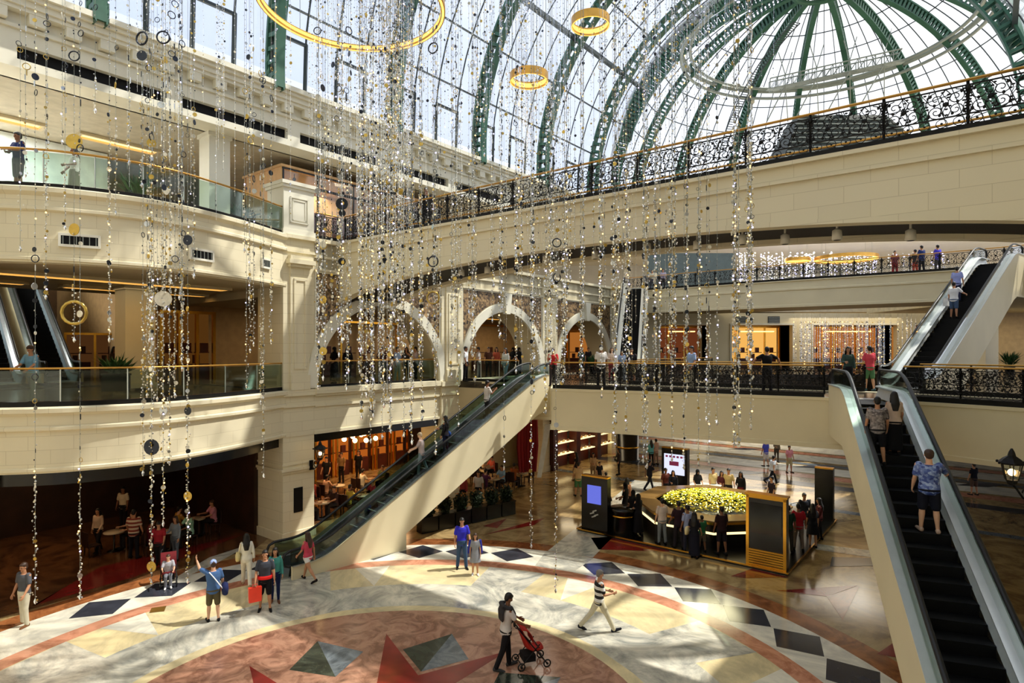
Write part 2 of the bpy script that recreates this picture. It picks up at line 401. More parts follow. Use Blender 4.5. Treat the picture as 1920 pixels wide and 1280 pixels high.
# top fascia with cornice, modillions and black air slots
m = MB()
m.fbox(-30, 26, -1.0, .1, 15.95, 16.2); m.fbox(-30, 26, -1.0, -.15, 16.2, 16.62); m.fbox(-30, 26, -1.0, .1, 16.62, 17.05)
for k in range(12): m.fbox(-28.6+4.6*k-.28, -28.6+4.6*k+.28, -.2, .1, 16.2, 16.62)
for z0, z1, o in ((17.05, 17.15, .2), (17.15, 17.5, .12), (17.5, 17.62, .42), (17.62, 17.8, .5), (17.8, 17.92, .62), (17.92, 18.1, .74)): m.fbox(-30, 26, -1.0, o, z0, z1)
struct(m.build('trim_cornice', TRIM), 'long white cornice under the glass vault', 'cornice')
m = MB()
for k in range(62): m.fbox(-29.5+.9*k, -29.1+.9*k, .1, .4, 17.2, 17.5)
struct(m.build('trim_modillions', TRIM))
m = MB(); m.fbox(-30, 26, -.16, -.12, 16.2, 16.62); struct(m.build('trim_air_slots', BLACK), 'row of black air slots along the white cornice', 'vent')
m = MB(); m.fbox(-30, 30, -14, -.9, 15.95, 16.2); struct(m.build('ceiling_upper', mat('greige_soffit', (184, 176, 154), .7)))
m = MB(); m.fbox(-30, 30, -14, -.9, 16.25, 18.3); struct(m.build('roof_slab', WHITE))

# ================================================================== vault and dome
VR, VZ, VA0, VA1 = 12.3, 18.7, -32.0, 24.5
def vp(a, th, R=VR):   # point on the vault, th = 0 at the left springing
    return F(a, VR - R*math.cos(th), VZ + R*math.sin(th))
def ribbed(points_in, points_out, nrm_side, w=.34, rung=2, mat_=None, name='vault_rib', lb=None):
    """lattice rib: inner flange, outer flange, rungs between"""
    m = MB(); k = len(points_in)
    def ribbon(pin, t):
        vs = []
        for i in range(k):
            p = Vector(pin[i]); c = Vector(points_out[i])-Vector(points_in[i]); c.normalize(); s_ = nrm_side(i)*w/2
            q = p + c*t
            vs += [p-s_, p+s_, q+s_, q-s_]
        fs = []
        for i in range(k-1):
            a, b = 4*i, 4*i+4
            for j in range(4): fs.append((a+j, b+j, b+(j+1) % 4, a+(j+1) % 4))
        m.add(vs, fs, 0, False)
        m.add(vs[:4], [(0, 1, 2, 3)]); m.add(vs[-4:], [(3, 2, 1, 0)])
    ribbon(points_in, .09); ribbon(points_out, -.12)
    for i in range(0, k, rung):
        s_ = nrm_side(i)*w*.36
        for sg in (-1, 1): m.bar(Vector(points_in[i])+s_*sg, Vector(points_out[i])+s_*sg, .05, .16)
    return m
n = 96
ths = [-.07 + (PI*.5+.62)*i/n for i in range(n+1)]           # ribs run from the left springing over the crown
ths_full = [-.07+(PI+.14)*i/150 for i in range(151)]
ribs_a = [-26, -20, -14, -8, -2, 4, 10, 16, 22]
place = {-2: 'green lattice rib of the glass vault rising behind the large gold ring', 4: 'green lattice vault rib right of the large gold ring',
         10: 'green lattice vault rib just left of the lower small gold ring', 16: 'green lattice vault rib below the upper small gold ring',
         22: 'green lattice vault rib nearest the dome', -8: 'green lattice vault rib in the top left corner'}
for a in ribs_a:
    tt = ths_full if a != 22 else ths_full[:78]
    pin = [vp(a, t, VR-.75) for t in tt]; pout = [vp(a, t, VR-.02) for t in tt]
    sd = Vector((D[0], D[1], 0))
    m = ribbed(pin, pout, lambda i: sd, .42, 2)
    struct(m.build('vault_rib', GREEN), place.get(a), 'roof rib' if a in place else None, 'green lattice ribs of the glass vault' if a in place else None)
m = MB()                                                       # glazing bars
for j in range(1, 14):
    th = PI*j/14; r = .05 if j % 3 else .16
    m.tube([vp(a, th, VR-.06 if j % 3 else VR-.2) for a in (VA0, VA1)], r, 4, smooth=False)
for k in range(int((VA1-VA0)/1.5)+1):
    a = -32+1.5*k
    if abs((a+2) % 6) < .01: continue
    m.tube([vp(a, PI*i/36, VR-.06) for i in range(37)], .045, 4, smooth=False)
for k in range(int((VA1-VA0)/1.5)):                            # taller frames in the lowest row of lights
    a = -32+1.5*k
    if k % 2: continue
    for th0 in (.125,): m.tube([vp(a, th0, VR-.08), vp(a+1.5, th0, VR-.08)], .08, 4, smooth=False)
    for aa in (a, a+1.5): m.tube([vp(aa, -.04, VR-.08), vp(aa, .13, VR-.08)], .09, 4, smooth=False)
struct(m.build('roof_vault_glazing_bars', DGREY), 'dark glazing bars of the glass vault', 'glazing bars')
m = MB(); vs = []; fs = []
A = [VA0+(VA1-VA0)*i/8 for i in range(9)]; TH = [PI*j/36 for j in range(37)]
for a in A:
    for t in TH: vs.append(vp(a, t, VR))
for i in range(8):
    for j in range(36): fs.append((i*37+j, (i+1)*37+j, (i+1)*37+j+1, i*37+j+1))
m.add(vs, fs, 0, True); struct(m.build('roof_vault_glass', GVAULT), 'bluish glass panes of the barrel vault', 'glass roof')
# dome
DA, DO, DZ, DR = 35.6, 12.4, 19.8, 16.2
DC = F(DA, DO); AZ0 = math.atan2(D[0], D[1])                   # azimuth from +Y, clockwise
def dp(az, el, R=DR):
    return (DC[0]+R*math.cos(el)*math.sin(az), DC[1]+R*math.cos(el)*math.cos(az), DZ+R*math.sin(el))
def keep(p): return (p[0]-W0[0])*D[0]+(p[1]-W0[1])*D[1] > 24.35
EL_OC = math.acos(2.3/DR)
m = MB(); na, ne = 96, 30
for i in range(na):
    for j in range(ne):
        a0, a1 = AZ0+2*PI*i/na, AZ0+2*PI*(i+1)/na; e0, e1 = (PI/2)*j/ne, (PI/2)*(j+1)/ne
        q = [dp(a0, e0), dp(a1, e0), dp(a1, e1), dp(a0, e1)]
        if all(keep(p) for p in q): m.add(q, [(0, 1, 2, 3)], 0, True)
struct(m.build('roof_dome_glass', GDOME), 'white frosted glass panes of the dome', 'glass roof')
tt = [1.35+(PI+.1-1.35)*i/60 for i in range(61)]
ra_ = math.sqrt(DR**2-(DA-24.4)**2); cp = lambda th, R: F(24.4, DO-R*math.cos(th), DZ+R*math.sin(th)-.3)
m = ribbed([cp(t, ra_-.75) for t in tt], [cp(t, ra_) for t in tt], lambda i: Vector((D[0], D[1], 0)), .5, 2)
struct(m.build('dome_rib', GREEN), 'green arch rib where the dome meets the barrel vault', 'roof rib')
bars = MB()
for i in range(16):
    az = AZ0 + 2*PI*i/16; cut = False; pin, pout = [], []
    for k in range(72):
        el = EL_OC*(1-k/71)
        if not keep(dp(az, el)): break
        pin.append(dp(az, el, DR-.9)); pout.append(dp(az, el, DR-.03))
    sd = Vector((math.cos(az), -math.sin(az), 0))
    if len(pin) > 3:
        m = ribbed(pin, pout, lambda i: sd, .42, 1)
        struct(m.build('dome_rib', GREEN), 'green lattice rib of the dome running up to its round eye', 'roof rib', 'green ribs of the dome')
    for q in (1, 2, 3):
        azq = az + 2*PI*q/64; P = []
        for k in range(41):
            p = dp(azq, EL_OC*(1-k/40), DR-.05)
            if not keep(p): break
            P.append(p)
        if len(P) > 2: bars.tube(P, .04, 4, smooth=False)
for el in [.14, .29, .44, .59, .74, 1.02, 1.16, 1.3]:
    run = []
    for k in range(129):
        p = dp(AZ0-PI+2*PI*k/128+.0, el, DR-.05)
        if keep(p): run.append(p)
        else:
            if len(run) > 2: bars.tube(run, .045, 4, smooth=False)
            run = []
    if len(run) > 2: bars.tube(run, .045, 4, smooth=False)
struct(bars.build('roof_dome_glazing_bars', DGREY), 'dark glazing bars of the dome', 'glazing bars')
m = MB()                                                       # big horizontal ring and the eye ring
EL_R = math.acos(10.7/DR)
for el, R, r in ((EL_R, DR-.55, .2), (EL_R-.03, DR-1.0, .14), (EL_R+.03, DR-1.0, .14)):
    m.tube([dp(2*PI*k/96, el, R) for k in range(96)], r, 6, closed=True)
struct(m.build('dome_ring_beam', LGREY), 'pale ring beam round the dome', 'roof ring')
m = MB()
for R, r, el in ((DR-.1, .28, EL_OC), (DR-.8, .2, EL_OC)): m.tube([dp(2*PI*k/48, el, R) for k in range(48)], r, 6, closed=True)
struct(m.build('dome_eye_ring', GREEN), 'green ring round the eye of the dome', 'roof ring')
m = MB(); m.lathe([(2.4, 0), (2.2, .5), (1.2, 1.0), (.1, 1.2)], (DC[0], DC[1], DZ+DR*math.sin(EL_OC)), 24, 0, False)
struct(m.build('roof_dome_eye', mat('milky_lantern', (235, 238, 238), .5)), None, None)
# maintenance gantry under the ring and its ladder
m = MB(); p0, p1 = Vector(AT(1444, 54, 166)), Vector(AT(1692, 49, 112)); UPV = Vector((0, 0, .9)); SDV = Vector((.3, 1, 0)).normalized()*.8
for w_ in (Vector((0, 0, 0)), UPV, SDV, SDV+UPV): m.tube([p0+w_, p1+w_], .06, 4)
for k in range(16):
    q, q2 = p0.lerp(p1, k/16), p0.lerp(p1, (k+1)/16)
    for w_ in (Vector((0, 0, 0)), SDV): m.tube([q+w_, q+w_+UPV], .04, 4, cap=False); m.tube([q+w_, q2+w_+UPV], .03, 4, cap=False)
    m.tube([q, q+SDV], .04, 4, cap=False); m.box(tuple((q+q2)/2+SDV/2), (1.1, .5, .04), 0)
for k in (2, 6, 10, 14):
    q = p0.lerp(p1, k/16); 
    for s_ in (-.6, .6): m.tube([q+UPV, q+UPV+Vector((s_, 0, 2.0))], .04, 4, cap=False); m.tube([q, q+Vector((s_*1.6, 1.6, -2.6))], .05, 4, cap=False)
tag(m.build('maintenance_gantry', LGREY), 'pale lattice gantry hanging along the ring of the dome', 'gantry')
m = MB(); lr = [[], []]
azl = -.28
for k in range(60):
    el = EL_OC-.06-(EL_OC-.55)*k/59
    for s_, L in zip((-.028, .028), lr): L.append(dp(azl+s_*DR*.25/max(1.2, DR*math.cos(el))*3.2, el, DR-1.9))
for L in lr: m.tube(L, .05, 4)
for a_, b_ in zip(*lr): m.tube([a_, b_], .035, 4, cap=False)
tag(m.build('inspection_ladder', DGREY), 'dark inspection ladder curving down the inside of the dome', 'ladder')
# dark louvred roof seen behind the upper bridge railing
m = MB(); c = (30.2, 54.0)
b0 = [(-6.4, -1), (6.8, -1), (6.8, 4), (-6.4, 4)]; t0 = [(-4.4, .6), (3.4, .6), (3.4, 3), (-4.4, 3)]
yaw = 0.0; cs, sn = math.cos(yaw), math.sin(yaw)
def rp(p, z): return (c[0]+p[0]*cs-p[1]*sn, c[1]+p[0]*sn+p[1]*cs, z)
m.hexa([rp(p, 24.6) for p in b0] + [rp(p, 28.8) for p in t0])
for k in range(9):
    f = k/9; 
    m.bar(rp((-6.4+2*f, -1.02+1.6*f), 24.6+4.2*f), rp((6.8-3.4*f, -1.02+1.6*f), 24.6+4.2*f), .12, .1, 1)
struct(m.build('roof_louvre_hip', [mat('dark_green_louvre', (44, 52, 48), .6), LGREY]), 'dark hipped louvre roof behind the upper bridge railing', 'roof')
# ================================================================== railings
def spiral(c, r0, turns, start, n=18, sgn=1):
    return [(c[0]+r0*(1-.85*i/n)*math.cos(start+sgn*turns*2*PI*i/n), 0, c[1]+r0*(1-.85*i/n)*math.sin(start+sgn*turns*2*PI*i/n)) for i in range(n+1)]
def scroll_mesh(L=1.5, H=1.0):
    """one panel of ornamental iron: frame, scrolls, rosettes, lower frieze"""
    m = MB(); r = .013
    for z in (.06, .3, H-.06): m.bar((0, 0, z), (L, 0, z), .03, .03)
    for k in range(2):
        x0 = L*(.25+.5*k)
        for sx in (-1, 1):
            m.tube(spiral((x0+sx*.17, .74), .17, 1.6, PI/2 if sx > 0 else PI/2, sgn=-sx), r, 4, smooth=False)
            m.tube(spiral((x0+sx*.17, .46), .15, 1.6, -PI/2, sgn=sx), r, 4, smooth=False)
            m.tube([(x0+sx*.02, 0, .3), (x0+sx*.09, 0, .45), (x0+sx*.03, 0, .62), (x0+sx*.1, 0, .8), (x0, 0, .93)], r, 4, smooth=False)
            m.tube([(x0+sx*.34, 0, .3), (x0+sx*.3, 0, .5), (x0+sx*.36, 0, .68), (x0+sx*.28, 0, .93)], r*.8, 4, smooth=False)
            for q in ((.2, .62), (.11, .38), (.27, .84), (.3, .4)): m.ball((x0+sx*q[0], 0, q[1]), .034, 5, 3, (1, .5, 1.3), smooth=False)
        m.ball((x0, 0, .6), .06, 6, 4, (1, .5, 1), smooth=False)
    for k in range(5):                                        # leafy sprays between the scrolls
        x0 = L*(.0+.25*k)
        for q in range(9):
            z_ = .36+.065*q; m.ball((max(.03, min(L-.03, x0+.07*math.sin(q*1.7+k))), 0, z_), .03, 4, 3, (1.2, .5, .8), smooth=False)
        m.tube([(max(.02, min(L-.02, x0+.05*math.sin(t*.9+k))), 0, .32+.06*t) for t in range(11)], r*.8, 4, smooth=False)
    for k in range(5):
        x0 = L*(.1+.2*k); m.tube([(x0+.1*math.cos(t*PI/5), 0, .18+.1*math.sin(t*PI/5)) for t in range(10)], r*.8, 4, closed=True, smooth=False)
        m.ball((x0, 0, .18), .03, 5, 3, (1, .5, 1), smooth=False)
    return m
SCROLL = scroll_mesh().mesh('scroll_panel'); SCROLL.materials.append(IRON)
POSTM = MB().bar((0, 0, .1), (0, 0, 1.07), .045, .045).ball((0, 0, .3), .05, 6, 4).mesh('post'); KNOBM = MB().ball((0, 0, 0), .055, 8, 5, (1, 1, 1.4)).mesh('knob')
POSTM.materials.append(IRON); KNOBM.materials.append(IRON)
def railing(path, z, label, style='iron', step=1.5, base=.14, group=None, h=1.1, rail=None, parts=True):
    pts = resample(path, step); k = len(pts)
    mid = pts[k//2]; root = empty('railing', (mid[0], mid[1], z), 0, label, 'railing', group)
    org = Vector((mid[0], mid[1], z))
    def loc(p, zz=0): return (p[0]-org.x, p[1]-org.y, zz)
    fine = resample(path, .4)
    m = MB().tube([loc(p, h) for p in fine], .045, 8, flat=.7); m.build('handrail', rail or BRASS, root)
    m = MB().sweep([(-.06, -.12), (.04, -.12), (.04, base), (-.06, base)], [loc(p)[:2] for p in fine]); m.build('base_strip', IRON, root)
    for i in range(k):
        if style == 'iron':
            o = bpy.data.objects.new('post', POSTM); COL.objects.link(o); o.parent = root
            q = bpy.data.objects.new('knob', KNOBM); COL.objects.link(q); q.parent = o; q.location = (0, 0, h-.16)
        else:
            o = MB().bar((0, 0, base), (0, 0, h-.03), .03, .03).build('post', STEEL, root)
        o.location = loc(pts[i])
        if i < k-1:
            p, q = pts[i], pts[i+1]; yaw = math.atan2(q[1]-p[1], q[0]-p[0]); L = math.dist(p, q)
            if style == 'iron':
                o = bpy.data.objects.new('scroll_panel', SCROLL); COL.objects.link(o); o.parent = root
                o.location = loc(p, base-.05); o.rotation_euler = (0, 0, yaw); o.scale = (L/1.5, 1, (h-base)/1.0)
            else:
                m = MB().box((L/2, 0, (h+base)/2-.02), (L-.04, .018, h-base-.08)); o = m.build('glass_panel', GRAIL, root)
                o.location = loc(p); o.rotation_euler = (0, 0, yaw)
    return root
off = lambda path, d: [(p[0]-(q[1]-o_[1])/math.hypot(q[0]-o_[0], q[1]-o_[1])*d, p[1]+(q[0]-o_[0])/math.hypot(q[0]-o_[0], q[1]-o_[1])*d) for p, o_, q in zip(path, [path[0]]+path[:-1], path[1:]+[path[-1]])]
bin_ = off(BULGE[4:-4], .12)
railing(bin_, L1, 'glass railing with brass handrail on the lower curved balcony', 'glass', 1.6)
railing(bin_, L2, 'glass railing with brass handrail on the upper curved balcony', 'glass', 1.3)
railing([F(.15, -.25), F(7.25, -.25)], L1+.05, 'low dark glass railing with brass handrail inside the first arch', 'glass', 1.75, .1)
# ================================================================== upper bridge
BA0, BA1 = 1.25, 4.3
def bz(o):       # underside of its arched fascia
    t = (o-12.6)/13.0; return 9.35 + 1.62*math.sqrt(max(0, 1-t*t))
os_ = [-.1+25.2*i/44 for i in range(45)]
def bridge_side(a0, a1, name, lb):
    m = MB()
    for i in range(44):
        o0, o1 = os_[i], os_[i+1]
        m.hexa([F(a0, o0, bz(o0)), F(a0, o1, bz(o1)), F(a1, o1, bz(o1)), F(a1, o0, bz(o0)), F(a0, o0, L2), F(a0, o1, L2), F(a1, o1, L2), F(a1, o0, L2)])
        s = -1 if a0 < 2 else 1; e = a0 if s < 0 else a1
        b0, b1 = sorted((e, e+s*.07))
        m.hexa([F(b0, o0, bz(o0)), F(b0, o1, bz(o1)), F(b1, o1, bz(o1)), F(b1, o0, bz(o0)), F(b0, o0, bz(o0)+.13), F(b0, o1, bz(o1)+.13), F(b1, o1, bz(o1)+.13), F(b1, o0, bz(o0)+.13)])
        for z0, z1, w in ((L2-.1, L2, .14), (L2-.52, L2-.44, .09)):
            c0, c1 = sorted((e, e+s*w)); m.fbox(c0, c1, o0, o1, z0, z1)
    struct(m.build(name, CREAM), lb, 'bridge')
bridge_side(BA0, BA0+.35, 'bridge_wall_front', 'cream stone side of the arched upper bridge')
bridge_side(BA1-.35, BA1, 'bridge_wall_rear', 'far side of the arched upper bridge, seen from below')
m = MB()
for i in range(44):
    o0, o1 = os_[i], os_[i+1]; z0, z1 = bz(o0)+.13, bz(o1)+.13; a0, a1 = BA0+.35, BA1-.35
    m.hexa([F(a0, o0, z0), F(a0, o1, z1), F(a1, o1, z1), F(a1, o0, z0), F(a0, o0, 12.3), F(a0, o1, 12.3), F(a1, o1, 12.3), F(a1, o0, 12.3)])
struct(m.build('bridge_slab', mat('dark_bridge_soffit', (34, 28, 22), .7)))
m = MB(); m.fbox(BA0+.2, BA1-.2, -.1, 25.1, 12.3, 12.4); struct(m.build('floor_bridge', MATS['pale_floor_tile']))
railing([F(BA0+.08, .3), F(BA0+.08, 25.0)], L2, 'black scrolled iron railing with brass handrail on the near side of the upper bridge', 'iron', 1.5)
railing([F(.08, .02), F(1.18, .02)], L2, 'short black iron railing between the pedestal and the upper bridge', 'iron', 1.1)
railing([F(BA1-.08, .3), F(BA1-.08, 25.0)], L2, 'black scrolled iron railing on the far side of the upper bridge', 'iron', 1.5)
for i, o in enumerate((6.6, 7.6, 10.5, 12.2, 14.2, 15.6, 17.0, 18.0, 19.3, 20.8)):    # spotlights under the bridge
    m = MB(); a = 1.95+.35*(i % 2); p = F(a, o, bz(o)+.12)
    m.tube([(0, 0, 0), (0, 0, -.12)], .03, 6); m.lathe([(.04, -.12), (.11, -.16), (.12, -.38), (.09, -.4)], (0, 0, 0), 12)
    h = m.build('spotlight', mat('white_enamel', (220, 215, 200), .4)); h.location = p
    tag(h, 'small white spotlight under the dark soffit of the upper bridge', 'spotlight', 'spotlights under the upper bridge')
    MB().lathe([(.085, -.402), (.0, -.403)], (0, 0, 0), 12, cap=False).build('lens', BLACK, h)
# ================================================================== middle bridge with gallery
FE = catmull([(1.7, 25.8), (6.2, 23.55), (10.75, 20.95), (12.6, 19.6), (14.4, 17.1), (16.6, 13.2), (18.6, 9.0)], 8)
BE = off(FE, 4.2)
gal = [F(8.7, .1), F(8.9, 4.0), F(9.3, 5.75)]
back = [p for p in BE[::-1]]
m = MB()
poly = gal[:2] + [(gal[2][0]+.1, gal[2][1]+.15)] + off(FE, .15) + [off(BE, -.15)[::-1][i] for i in range(len(back)-3)] + [F(14.0, 7.5), F(26.5, 7.5), F(26.5, .1)]
m.prism(poly, 5.75, L1-.02); struct(m.build('floor_middle_bridge', DFLOOR))
m.__init__(); m.prism(poly, 4.4, 5.75); struct(m.build('bridge_slab_middle', TAN))
FAS = [(-.3, 4.35), (.04, 4.35), (.04, 4.5), (0, 4.52), (0, 5.98), (.03, 6.0), (.03, L1), (-.3, L1)]
gap = (9.2, 13.2)
struct(MB().sweep(FAS, [F(8.75, .1), F(8.9, 4.0), F(9.3, 5.75), (1.66, 25.78)] + FE).build('bridge_wall_middle', PLAIN), 'plain cream front of the middle bridge', 'bridge')
struct(MB().sweep(FAS, BE, side=-1).build('bridge_wall_middle_rear', PLAIN), None, None)
iL = min(range(len(FE)), key=lambda i: math.dist(FE[i], (10.75, 20.95))); iR = min(range(len(FE)), key=lambda i: math.dist(FE[i], (12.55, 19.7)))
fr = off(FE, .1)
railing(fr[:iL+1], L1, 'black scrolled iron railing with brass handrail along the front of the middle bridge', 'iron', 1.45)
railing(fr[iR:], L1, 'black scrolled iron railing on the middle bridge right of the escalator head', 'iron', 1.45)
br_ = off(FE, 4.1)
railing(br_[4:iL+4], L1, 'dark iron railing with brass handrail along the rear of the middle bridge', 'iron', 1.6)
railing(br_[iL+7:], L1, 'dark iron railing along the rear of the middle bridge near the right escalators', 'iron', 1.6)
railing([F(8.85, .3), F(8.98, 3.9)], L1, 'glass railing beside the head of the left escalator', 'glass', 1.2)
railing([F(14.3, 7.3), F(26.2, 7.3)], L1, 'iron railing of the gallery in front of the third arch', 'iron', 1.5)
# ================================================================== far upper gallery (parallel to the bridges)
GE = catmull([F(29.3, -1.0), F(29.0, 6), F(28.9, 12), F(29.2, 18), F(29.0, 22.6), F(28.2, 26), F(27, 30)], 6)
prof = [(-.4, 10.6), (.03, 10.6), (.03, 10.75), (0, 10.77), (0, 11.7), (.06, 11.74), (.06, 11.84), (0, 11.88), (0, L2-.1), (.1, L2-.06), (.1, L2), (-.4, L2)]
struct(MB().sweep(prof, GE).build('gallery_front', PLAIN), 'cream front of the far upper gallery', 'balcony')
GB = off(GE, 5.0)
m = MB(); m.prism(off(GE, .3) + GB[::-1], 10.65, L2-.05); struct(m.build('gallery_slab', TAN))
railing(off(GE, .1), L2, 'black iron railing with brass handrail on the far upper gallery', 'iron', 1.5)
# ================================================================== ground floor with its inlaid marble
MC = (-2.9, 12.1)                                             # centre of the round medallion
def pol(r, deg): a = math.radians(deg); return (MC[0]+r*math.sin(a), MC[1]+r*math.cos(a))
FM = [marble('tan_marble', (172, 146, 100), (122, 98, 64), .35, .13), marble('cream_marble', (226, 208, 160), (190, 176, 140), .3, .16),
      marble('grey_veined_marble', (214, 208, 190), (134, 136, 130), .42, .14, .8, 5), marble('salmon_granite', (178, 132, 108), (128, 88, 70), 1.6, .16, .5, 1.5),
      mat('deep_red_marble', (122, 34, 30), .15, 0, .5, .2, 1.2), marble('green_marble', (62, 68, 56), (36, 42, 36), 1.2, .14),
      marble('blue_grey_granite', (110, 118, 124), (80, 88, 94), 1.5, .14), marble('pink_marble', (206, 146, 116), (172, 112, 86), .8, .15),
      marble('rust_marble', (158, 100, 58), (116, 68, 38), .6, .14), mat('dark_slate_tile', (52, 54, 62), .15, 0, .5, .2, 2),
      marble('brown_marble', (110, 74, 44), (66, 42, 26), .5, .14), marble('pale_marble', (232, 226, 206), (196, 192, 178), .35, .16), mat('old_brass_plate', (150, 112, 50), .4, .6)]
TANM, CRM, GRM, SAL, RED, GRN, BLU, PNK, RST, SLT, BRN, PAL, BRP = range(13)
m = MB()
m.add([(-70, -6, 0), (75, -6, 0), (75, 82, 0), (-70, 82, 0)], [(0, 1, 2, 3)], TANM)
def flat(poly, mi, z):
    ar = sum(poly[i][0]*poly[(i+1) % len(poly)][1]-poly[(i+1) % len(poly)][0]*poly[i][1] for i in range(len(poly)))
    if ar < 0: poly = poly[::-1]
    m.add([(p[0], p[1], z) for p in poly], [tuple(range(len(poly)))], mi)
def ring(r0, r1, d0, d1, mi, z, n=None):
    n = n or max(2, int((d1-d0)/4))
    for i in range(n):
        a, b = d0+(d1-d0)*i/n, d0+(d1-d0)*(i+1)/n; flat([pol(r0, a), pol(r1, a), pol(r1, b), pol(r0, b)], mi, z)
ring(12.05, 12.8, 0, 360, RST, .002); ring(10.35, 12.05, 0, 360, PAL, .003); ring(9.8, 10.35, 0, 360, PNK, .004)
ring(8.0, 9.8, 0, 360, CRM, .003); ring(6.3, 8.0, 0, 360, GRM, .004); ring(5.95, 6.3, 0, 360, CRM, .005)
flat([pol(5.95, 4*i) for i in range(90)], SAL, .006)
for k in range(8):
    t = -6.7+45*k
    if k % 2 == 0: flat([pol(4.5, t), pol(2.45, t+22.5), pol(4.5, t+45), pol(0, 0)], RED, .008)
    c = t+22.5
    flat([pol(2.62, c), pol(4.64, c), pol(3.6, c-14.5)], GRN, .009); flat([pol(2.62, c), pol(4.64, c), pol(3.6, c+14.5)], BLU, .009)
    for r0, r1, w0, w1 in ((6.3, 9.8, 6.5, 8.5),):                # veined wedges between the cream ones
        flat([pol(r0, c-w0), pol(r1, c-w1*.4), pol(r1, c+w1), pol(r0, c+w0)], GRM, .006)
    flat([pol(8.0, t-5), pol(9.8, t-9), pol(9.8, t-2)], PAL, .006)
flat([pol(1.1, 15*i) for i in range(24)], SLT, .01)
for k in range(40):
    t = -3+9*k
    if k in (3, 13, 23, 33): continue
    flat([pol(10.5, t), pol(11.25, t+4.3), pol(12.0, t), pol(11.25, t-4.3)], SLT, .005)
for t in (25, 115, -65+180, -155): 
    a = math.radians(t); u = (math.cos(a)*.9, -math.sin(a)*.9)
    flat([(pol(12.05, t)[0]-u[0], pol(12.05, t)[1]-u[1]), (pol(26, t)[0]-u[0], pol(26, t)[1]-u[1]), (pol(26, t)[0]+u[0], pol(26, t)[1]+u[1]), (pol(12.05, t)[0]+u[0], pol(12.05, t)[1]+u[1])], GRM, .006)
flat([pol(10.35, 21), pol(12.05, 20.5), pol(12.05, 29.5), pol(10.35, 29)], GRM, .007)
def gp(pts, mi, z=.006): flat([G(*p) for p in pts], mi, z)
gp([(1108, 1008), (1228, 1002), (1256, 1034), (1122, 1030)], RED); gp([(905, 1003), (1022, 970), (1002, 984)], RED); gp([(905, 986), (950, 972), (932, 990)], RED)
gp([(1455, 1107), (1610, 1097), (1550, 1118)], RED); gp([(1550, 1118), (1612, 1098), (1580, 1162)], RST, .007)
gp([(1644, 1226), (1682, 1200), (1740, 1196), (1700, 1236)], RED); gp([(1560, 1044), (1640, 1046), (1668, 1060), (1556, 1062)], SLT, .007)
gp([(1370, 1080), (1410, 1066), (1480, 1082), (1400, 1084)], RED); gp([(1520, 1018), (1700, 1040), (1700, 1054), (1530, 1030)], GRM, .005)
gp([(60, 1136), (190, 1062), (420, 1010), (470, 996), (250, 1082)], RED); gp([(0, 1146), (0, 1120), (150, 1046), (190, 1058), (62, 1138)], BRN); gp([(300, 1100), (392, 1045), (470, 1020), (395, 1062)], GRM)
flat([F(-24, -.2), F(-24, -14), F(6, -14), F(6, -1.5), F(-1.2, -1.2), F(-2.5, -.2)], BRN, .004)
gp([(284, 1140), (312, 1136), (308, 1146), (280, 1149)], BRP, .012)
for k, (a0, a1, mi) in enumerate(((22.5, 23.6, SLT), (25, 26.2, PNK), (26.6, 29, PAL), (29.4, 30.2, BLU), (31, 33.4, PAL), (33.6, 34.6, PNK), (35, 38, PAL), (38.2, 39, BLU), (39.5, 44, PAL), (17.4, 18.0, BLU))):
    flat([F(a0, -4), F(a0, 30), F(a1, 30), F(a1, -4)], mi, .005)
for k in range(9):
    c = F(24.4+(k % 3)*4.6, 1.5+2.9*k); flat([(c[0]-1.5, c[1]), (c[0], c[1]-.55), (c[0]+1.5, c[1]), (c[0], c[1]+.55)], SLT, .007)
struct(m.build('floor', FM), 'polished marble floor with a star medallion and inlaid bands', 'floor')

# ================================================================== rooms behind the facade
PORANGE = glow('amber_glow_panel', (200, 104, 34), .55); PWARM = glow('lit_cream_panel', (244, 214, 150), 1.6)
def wallbox(name, a0, a1, o0, o1, z0, z1, mt, lb=None):
    struct(MB().fbox(a0, a1, o0, o1, z0, z1).build(name, mt), lb, 'wall' if lb else None)
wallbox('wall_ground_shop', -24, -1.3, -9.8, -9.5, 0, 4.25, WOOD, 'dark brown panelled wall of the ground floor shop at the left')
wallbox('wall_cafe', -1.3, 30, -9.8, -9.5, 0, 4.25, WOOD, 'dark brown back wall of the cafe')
wallbox('wall_cafe_side', -1.6, -1.3, -9.5, -1.9, 0, 4.25, WOOD)
wallbox('wall_arcade_back', -1.3, 30, -9.8, -9.5, 6.1, 10.7, mat('warm_beige_wall', (186, 152, 104), .6))
wallbox('wall_hall_back', -40, 6, -29, -28.7, 12.3, 18, WHITE); wallbox('wall_hall_back_lower', -40, 6, -29, -28.7, 0, 12.3, mat('brown_hall_wall', (110, 84, 58), .6)); wallbox('wall_hall_left', -30.3, -30, -29, 26, 0, 18.2, WHITE); wallbox('floor_hall_upper', -30, -1.3, -15.5, -9.5, 11.7, 12.38, mat('grey_soffit', (176, 172, 164), .6))
wallbox('floor_hall', -30, -1.3, -28.7, -9.5, 5.9, 6.12, DFLOOR); wallbox('wall_hall_right', -1.3, -1.0, -28.7, -9.5, 0, 16, MATS['warm_beige_wall'])
wallbox('ceiling_hall', -30, 30, -29, -14, 15.95, 16.2, WHITE); wallbox('wall_upper_back', -1.0, 30, -14.3, -14, 12.3, 16, WHITE)
wallbox('wall_arcade_end', 29.7, 30, -9.5, -.5, 6.1, 10.7, MATS['warm_beige_wall'])
wallbox('wall_facade_left', -30, -12.2, -.6, 0, 0, 16, CREAM)
